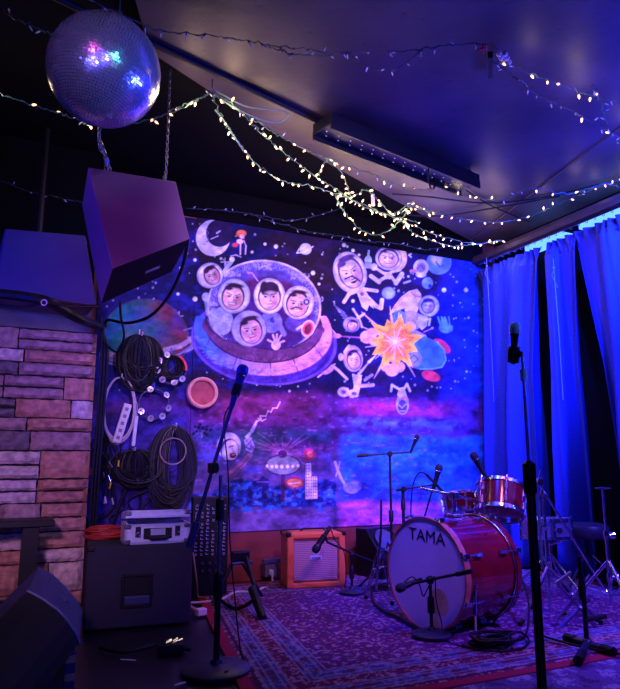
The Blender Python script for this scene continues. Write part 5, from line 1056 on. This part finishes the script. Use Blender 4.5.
# snare drum on its stand, right
gS = gnd(548, 610); gS = V((gS.x+.35, gS.y+.3, 0))
sn, cS = drum(546, 528, gS, V((0, 0, 1))+away*.04, .175, .14, 'chrome snare drum on a stand at the right, half behind the foreground microphone stand', mat('brushed_chrome_shell', (150, 156, 190), .3, .8), 'snare_drum', 8)
MB().lathe([(.022, 0), (.02, .004), (.009, .004), (.009, .0)], cS-away*.177+rgt*.03, -away, 20).build('air_vent_badge', CHR, sn)
def legs3(root, g, zj, r, an0, m, rr=.009, foot=True, n=3):
    for k in range(n):
        a_ = an0+2*PI*k/n; f = V((g.x+r*math.cos(a_), g.y+r*math.sin(a_), .03)); lg = MB().tube([V((g.x, g.y, zj)), f], rr, 8).build('leg', m, root, smooth=True)
        if foot: MB().tube([f+V((g.x-f.x, g.y-f.y, 0)).normalized()*.02+V((0, 0, .012)), f-V((g.x-f.x, g.y-f.y, 0)).normalized()*.015-V((0, 0, .006))], .014, 8).build('rubber_foot', RUB, lg, smooth=True)
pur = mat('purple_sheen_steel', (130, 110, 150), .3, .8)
sst = thing('snare_stand', V((gS.x, gS.y, .02)), 'chrome tripod snare stand under the chrome snare drum', 'drum hardware')
MB().tube([V((gS.x, gS.y, .10)), V((gS.x, gS.y, cS.z-.10))], .011, 10).build('pole', CHR, sst, smooth=True); legs3(sst, gS, .30, .30, .5, CHR)
for k in range(3):
    a_ = .2+2*PI*k/3; e_ = V((gS.x+.17*math.cos(a_), gS.y+.17*math.sin(a_), cS.z-.075)); MB().tube([V((gS.x, gS.y, cS.z-.12)), e_, e_+V((0, 0, .03))], .007, 8).build('basket_arm', CHR, sst, smooth=True)
for k in range(3):
    a_ = .5+2*PI*k/3; MB().tube([V((gS.x, gS.y, .13)), V((gS.x+.15*math.cos(a_), gS.y+.15*math.sin(a_), .165))], .006, 6).build('strut', CHR, sst)
# drum throne
gH = V((gS.x+.42, gS.y+.05, 0)); zs = W(586, 524, gH).z; th_ = thing('drum_throne', V((gH.x, gH.y, .02)), 'round black drum stool with a blue-lit padded seat, behind the stands at the right', 'stool')
MB().lathe([(.15, -.10), (.165, -.085), (.17, -.03), (.16, -.005), (.12, .006), (0, .008)], V((gH.x, gH.y, zs)), (0, 0, 1), 36).build('seat', mat('seat_vinyl', (40, 40, 58), .35), th_, smooth=True)
MB().tube([V((gH.x, gH.y, .1)), V((gH.x, gH.y, zs-.1))], .016, 10).build('post', BLK, th_); legs3(th_, gH, .28, .26, 1.2, BLK, .011)
# hi-hat / straight stand with a small disc on top
gP = gnd(601, 632); gP = V((gP.x+.22, gP.y+.1, 0)); z_a = W(593, 488, gP).z; hh = thing('cymbal_stand', V((gP.x, gP.y, .02)), 'straight chrome cymbal stand without a cymbal, topped by a small disc, at the right edge', 'drum hardware')
MB().tube([V((gP.x, gP.y, .12)), V((gP.x, gP.y, z_a-.28))], .012, 10).build('lower_tube', CHR, hh, smooth=True); MB().tube([V((gP.x, gP.y, z_a-.28)), V((gP.x, gP.y, z_a))], .008, 10).build('upper_tube', CHR, hh, smooth=True)
MB().lathe([(.006, -.01), (.045, -.004), (.045, .002), (.006, .006)], V((gP.x, gP.y, z_a)), (0, 0, 1), 20).build('felt_disc', STL, hh)
for z_ in (z_a-.28, z_a-.52): MB().lathe([(.016, -.025), (.019, 0), (.016, .025)], V((gP.x, gP.y, z_)), (0, 0, 1), 12).build('collar', CHR, hh); knob(hh, V((gP.x, gP.y, z_)), rgt, 1.3, CHR)
legs3(hh, gP, .36, .28, .2, CHR)
for k in range(3):
    a_ = .2+2*PI*k/3; MB().tube([V((gP.x, gP.y, .16)), V((gP.x+.14*math.cos(a_), gP.y+.14*math.sin(a_), .195))], .006, 6).build('strut', CHR, hh)
# boom cymbal stand with long diagonal tube
gB = gnd(551, 622, 0); cs = thing('cymbal_stand', V((gB.x, gB.y, .02)), 'chrome boom cymbal stand with a long diagonal arm slanting down to the right', 'drum hardware')
tp_ = W(541, 470, gB); MB().tube([V((gB.x, gB.y, .06)), V((gB.x, gB.y, tp_.z-.04))], .011, 10).build('pole', CHR, cs, smooth=True); MB().tube([V((gB.x-.02, gB.y+.02, .3)), V((gB.x-.02, gB.y+.02, tp_.z-.14))], .009, 10).build('second_tube', mat('green_grey_tube', (120, 150, 130), .35, .7), cs, smooth=True)
d1, d2 = W(538, 482, gB), W(606, 592, (gB.x+.3, gB.y-.05)); MB().tube([d1, d2], .008, 10).build('boom_arm', CHR, cs, smooth=True); MB().ball(d1, .024, 12).build('tilter', CHR, cs, smooth=True); knob(cs, d1, -away, 1.3, CHR)
MB().tube([d1, tp_], .007, 8).build('top_rod', CHR, cs); MB().ball(d2, .016, 10).build('boom_end', CHR, cs)
for z_ in (.35, .55, .75): MB().lathe([(.015, -.02), (.02, 0), (.015, .02)], V((gB.x, gB.y, z_)), (0, 0, 1), 12).build('collar', CHR, cs)
for (ax_, ay_), (bx_, by_) in (((553, 622), (577, 600)), ((553, 622), (533, 600)), ((553, 560), (577, 596))): pass
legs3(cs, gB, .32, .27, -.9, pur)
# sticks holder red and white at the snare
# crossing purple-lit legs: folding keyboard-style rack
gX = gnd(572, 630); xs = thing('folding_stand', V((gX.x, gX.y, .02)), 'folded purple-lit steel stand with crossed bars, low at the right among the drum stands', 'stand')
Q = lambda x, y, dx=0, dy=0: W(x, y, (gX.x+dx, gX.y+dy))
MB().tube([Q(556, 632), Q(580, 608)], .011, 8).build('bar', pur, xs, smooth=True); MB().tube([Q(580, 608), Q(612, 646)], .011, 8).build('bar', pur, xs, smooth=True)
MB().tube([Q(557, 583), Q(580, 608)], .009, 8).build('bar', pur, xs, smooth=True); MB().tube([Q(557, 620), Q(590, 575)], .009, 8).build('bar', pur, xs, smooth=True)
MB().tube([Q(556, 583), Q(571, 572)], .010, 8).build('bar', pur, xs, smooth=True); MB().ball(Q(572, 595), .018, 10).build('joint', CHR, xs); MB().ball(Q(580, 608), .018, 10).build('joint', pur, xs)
MB().tube([Q(583, 590), Q(587, 600), Q(592, 608), Q(590, 596)], .005, 6).build('wing_wire', CHR, xs)
# heavy short tripod mic stand
gL = gnd(584, 650); lb = thing('microphone_stand', V((gL.x, gL.y, .02)), 'black stand on three thick stubby tubes, on the rug at the lower right', 'microphone stand')
hub = W(587, 644, gL); dkb = mat('satin_navy_black', (30, 32, 60), .4, .2)
for (px, py) in ((565, 637), (578, 661), (614, 652)):
    q_ = gnd(px, py, .035); MB().tube([hub, q_.lerp(hub, .3)], .017, 12).build('leg', dkb, lb, smooth=True); MB().tube([q_.lerp(hub, .42), q_], .023, 12).build('rubber_foot', RUB, lb, smooth=True)
MB().tube([hub, W(584, 600, gL), W(579, 556, gL)], .013, 10).build('pole', BLK, lb, smooth=True); MB().ball(hub, .03, 12).build('hub', dkb, lb, smooth=True)
MB().lathe([(.016, -.05), (.02, 0), (.016, .05)], W(582, 590, gL), (0, 0, 1), 12).build('clutch', BLKP, lb)
MB().tube([W(584, 620, gL), W(606, 616, gL)], .013, 8).build('side_arm', BLK, lb)
# chrome hardware legs left of the bass drum
gC = gnd(374, 596); hc = thing('cymbal_stand', V((gC.x, gC.y, .02)), 'double-braced chrome tripod legs just left of the bass drum', 'drum hardware')
MB().tube([W(381, 530, gC), W(376, 590, gC)], .010, 8).build('pole', CHR, hc, smooth=True)
for a__, b__ in (((381, 540), (365, 596)), ((384, 548), (368, 590)), ((381, 550), (392, 603)), ((372, 570), (386, 566))): MB().tube([W(*a__, gC), W(*b__, gC)], .007, 8).build('brace', CHR, hc, smooth=True)
for (px, py) in ((366, 597), (392, 603), (372, 588)): q_ = gnd(px, py, .03); MB().ball(q_, .016, 8).build('rubber_foot', RUB, hc)
MB().tube([W(381, 500, gC), W(381, 535, gC)], .008, 8).build('upper_rod', BLK, hc)
# ------------------------------------------------------------------ things on the floor
def flat_coil(name, c_, R, n, r, label, m=None, sq=.8):
    pts = []; rs = random.Random(int(R*1000))
    for k in range(n):
        R0 = R*rs.uniform(.62, 1.08); ox, oy = rs.uniform(-.03, .03), rs.uniform(-.03, .03)
        for i in range(12): a_ = 2*PI*i/12; pts.append(V((c_.x+ox+R0*math.cos(a_), c_.y+oy+R0*sq*math.sin(a_), .028+.0045*k+rs.uniform(0, .008))))
    return tag(MB().tube(spline(pts, 3), r, 6).build(name, m or RUB, smooth=True), label, 'cable')
flat_coil('cable_coil', gnd(494, 650), .13, 10, .0065, 'black cable coiled flat on the rug right in front of the bass drum', sq=.75)
flat_coil('cable_coil', gnd(384, 592), .10, 4, .006, 'loose loop of black cable on the rug at the left edge of the bass drum')
cable('floor_cable', [gnd(372, 590, .03), gnd(374, 602, .03), gnd(386, 612, .03), gnd(400, 618, .03), gnd(414, 626, .03), gnd(428, 633, .04)], .009, 'black cable curving on the rug along the foot of the bass drum')
cable('floor_cable', [gnd(500, 652, .03), gnd(522, 648, .03), gnd(529, 640, .03), gnd(520, 632, .03), gnd(505, 634, .03)], .006, 'thin cable leaving the flat coil toward the right')
cable('floor_cable', [gnd(543, 636, .03), gnd(570, 644, .03), gnd(598, 650, .03), gnd(630, 656, .03)], .006, 'thin black cable running right across the red rug edge')
cable('floor_cable', [W(519, 575, (Cr.x, Cr.y)), W(526, 590, (Cr.x+.03, Cr.y-.15)), W(529, 610, (Cr.x+.02, Cr.y-.3)), gnd(526, 634, .03), gnd(512, 642, .03), gnd(500, 648, .035)], .006, 'thin cable falling from the bass drum rear to the flat coil')
cable('floor_cable', [gnd(100, 648, .02), gnd(125, 652, .02), gnd(160, 645, .02), gnd(190, 650, .02)], .009, 'black cable on the dark floor before the subwoofer')
cable('floor_cable', [MX@V((-.12, -.03, .30)), MX@V((-.10, -.12, .12)), gnd(198, 596, .03), gnd(207, 598, .025)], .006, 'tan cable hanging down by the mixing panel', mat('tan_rubber', (0, 0, 0)))
# white plug and pinkish cable end by the rug
w_ = gnd(196, 616, .013); wt = thing('plug_adapter', w_, 'small white plug adapter on the floor at the rug\'s left corner', 'plug'); MB().box(w_+V((.03, 0, .022)), (.065, .045, .042), Matrix.Rotation(.3, 3, 'Z')).build('body', mat('warm_white_plastic', (240, 226, 214), .45), wt, bevel=.006)
MB().tube([w_+V((0, .0, .03)), w_+V((-.03, .04, .05)), w_+V((-.05, .06, .05))], .013, 8).build('plug_head', mat('pink_cord', (190, 120, 120), .5), wt, smooth=True)
w_ = gnd(171, 652, .013); ad_ = thing('power_adapter', w_, 'black power adapter with bare silver connectors on the dark floor in front of the subwoofer', 'adapter')
MB().box(w_+V((0, 0, .02)), (.13, .06, .04), Matrix.Rotation(-.25, 3, 'Z')).build('body', BLKP, ad_, bevel=.006)
for k in range(5): a_ = k*1.2; MB().tube([w_+V((.03*math.cos(a_), .02*math.sin(a_), .045)), w_+V((.03*math.cos(a_)+.03, .02*math.sin(a_)+.02, .05))], .005, 6).build('connector', CHR, ad_)
for (x1, y1, x2, y2, lab) in ((121, 660, 136, 661, 'flat pale strip of paper on the dark floor below the subwoofer'), (175, 686, 186, 683, 'small pale scrap on the floor at the bottom edge'), (196, 572, 210, 571, 'x')):
    if lab == 'x': continue
    a_, b_ = gnd(x1, y1, .014), gnd(x2, y2, .014); dd_ = b_-a_; mb = MB().prism([a_, b_, b_+V((-.0, .018, 0)), a_+V((0, .014, 0))], (0, 0, .002)); tag(mb.build('paper_scrap', PALE), lab, 'paper')
# crate with yellow tape under the wedge, bottom edge
tpx = gnd(68, 690, .013); tt = thing('taped_case', tpx, 'small dark case with yellow tape bits at the bottom left, beside the floor monitor', 'case')
MB().box(tpx+V((.0, .02, .075)), (.05, .05, .15)).build('body', mat('purple_grey_case', (70, 62, 90), .5), tt, bevel=.006)
for z_ in (.05, .12): MB().box(tpx+V((.002, -.007, z_)), (.04, .006, .028)).build('yellow_tape', mat('yellow_tape', (210, 180, 110), .5), tt)
MB().ring(tpx+V((.0, -.012, .17)), .015, .004, (0, 1, 0), 16, 6).build('ring', STL, tt)
# ------------------------------------------------------------------ light
def lamp(kind, name, loc, target, col, power, size=.2, angle=60, blend=.6):
    l = bpy.data.lights.new(name, kind); l.color = col; l.energy = power
    if kind == 'SPOT': l.spot_size = rad(angle); l.spot_blend = blend; l.shadow_soft_size = size
    elif kind == 'AREA': l.size = size
    else: l.shadow_soft_size = size
    o = bpy.data.objects.new(name, l); COL.objects.link(o); o.location = loc
    if target is not None: o.rotation_euler = (V(target)-V(loc)).to_track_quat('-Z', 'Y').to_euler()
    return o
BLUE = (.01, .03, 1.0)
lamp('SPOT', 'blue_par_right', (3.3, 2.4, 3.0), (4.1, 5.1, 1.8), BLUE, 1100, .06, 62, .8)
lamp('SPOT', 'blue_par_curtain', (4.05, 2.5, 3.1), (4.33, 4.5, 1.9), BLUE, 1500, .04, 85, .8)
lamp('SPOT', 'blue_par_curtain', (3.9, 4.7, 3.1), (4.4, 4.3, 2.0), (.01, .06, 1), 110, .04, 95, .9)
lamp('SPOT', 'blue_par_centre', (2.6, 2.6, 2.95), (4.0, 5.1, 1.3), (.12, .16, 1), 420, .08, 58, .8)
lamp('SPOT', 'purple_par', (1.2, 1.2, 2.7), (2.1, 5.1, 1.9), (.40, .25, 1.0), 900, .12, 56, .9)
lamp('SPOT', 'magenta_par', (2.2, 2.2, 2.9), (2.7, 5.1, 1.5), (1.0, .30, .70), 260, .1, 52, 1)
lamp('SPOT', 'violet_par_left', (-.4, 1.0, 1.5), (.4, 4.7, .95), (.85, .40, .95), 190, .12, 46, .9)
lamp('SPOT', 'magenta_par_low', (-.1, 1.2, .7), (.66, 3.5, 2.0), (.9, .08, .75), 75, .1, 34, .9)
lamp('SPOT', 'blue_par_left', (-2.2, 3.0, 1.9), (.6, 3.9, 2.0), (.01, .02, 1), 420, .1, 55, .8)
lamp('SPOT', 'blue_par_front', (1.6, -.3, 2.4), (.2, 2.6, .5), (.05, .06, 1), 80, .1, 50, .8)
lamp('SPOT', 'blue_floor_par', (3.9, 1.2, 2.9), (3.3, 3.2, 0), (.15, .06, 1), 900, .08, 66, .9)
lamp('SPOT', 'blue_drum_par', (1.5, 2.4, 3.1), (2.5, 3.5, .6), (.02, .03, 1), 650, .08, 36, .8)
lamp('SPOT', 'red_floor_par', (1.9, 1.4, 2.8), (2.35, 4.1, .1), (1, .20, .45), 95, .08, 46, .9)
lamp('AREA', 'ceiling_wash', (4.1, 1.4, 1.5), (3.8, 2.7, 3.3), (.04, .05, 1), 190, .3)
lamp('AREA', 'added_room_fill', (-1.0, -2.2, 1.7), (.8, 3, 2.2), (.06, .04, 1), 30, 2.4)  # added blue fill and ball reflection, no known lamp there
lamp('SPOT', 'ball_fill_violet', (-1.2, .2, 1.9), mc, (.14, .12, 1), 170, .10, 16, .5)  # this and the other spots on the ball are added, no known fixtures
lamp('SPOT', 'ball_fill_pink', (-.8, .6, 2.9), mc, (1, .12, .6), 30, .06, 16, .5)
lamp('SPOT', 'ball_fill_cyan', (.9, -.3, 2.6), mc, (.1, .6, 1), 50, .06, 16, .5)
lamp('SPOT', 'ball_fill_blue', (2.2, 1.6, 1.8), mc, (.03, .06, 1), 120, .08, 22, .5)
lamp('SPOT', 'mic_fill_cyan', (2.6, .2, 2.2), mp_, (.25, .6, 1), 30, .05, 16, .6)  # added spot that makes the microphone grille glint
lamp('SPOT', 'ball_fill_white', (.1, -.6, 2.2), mc, (.9, .8, 1), 26, .04, 14, .5)  # added white spot for sparkle on the ball
for i, p in enumerate(LAMPS[::3]): lamp('POINT', 'bulb_glow', p-V((0, 0, .03)), None, (1, .66, .38), (1.7 if p.x < 1.7 else 1)*min(1.0, ((ZG-p.z)/.22)**1.5), .03)
w = bpy.data.worlds.new('world'); S.world = w; w.use_nodes = True; bgn = w.node_tree.nodes['Background']; bgn.inputs[0].default_value = (.06, .04, .25, 1); bgn.inputs[1].default_value = .015
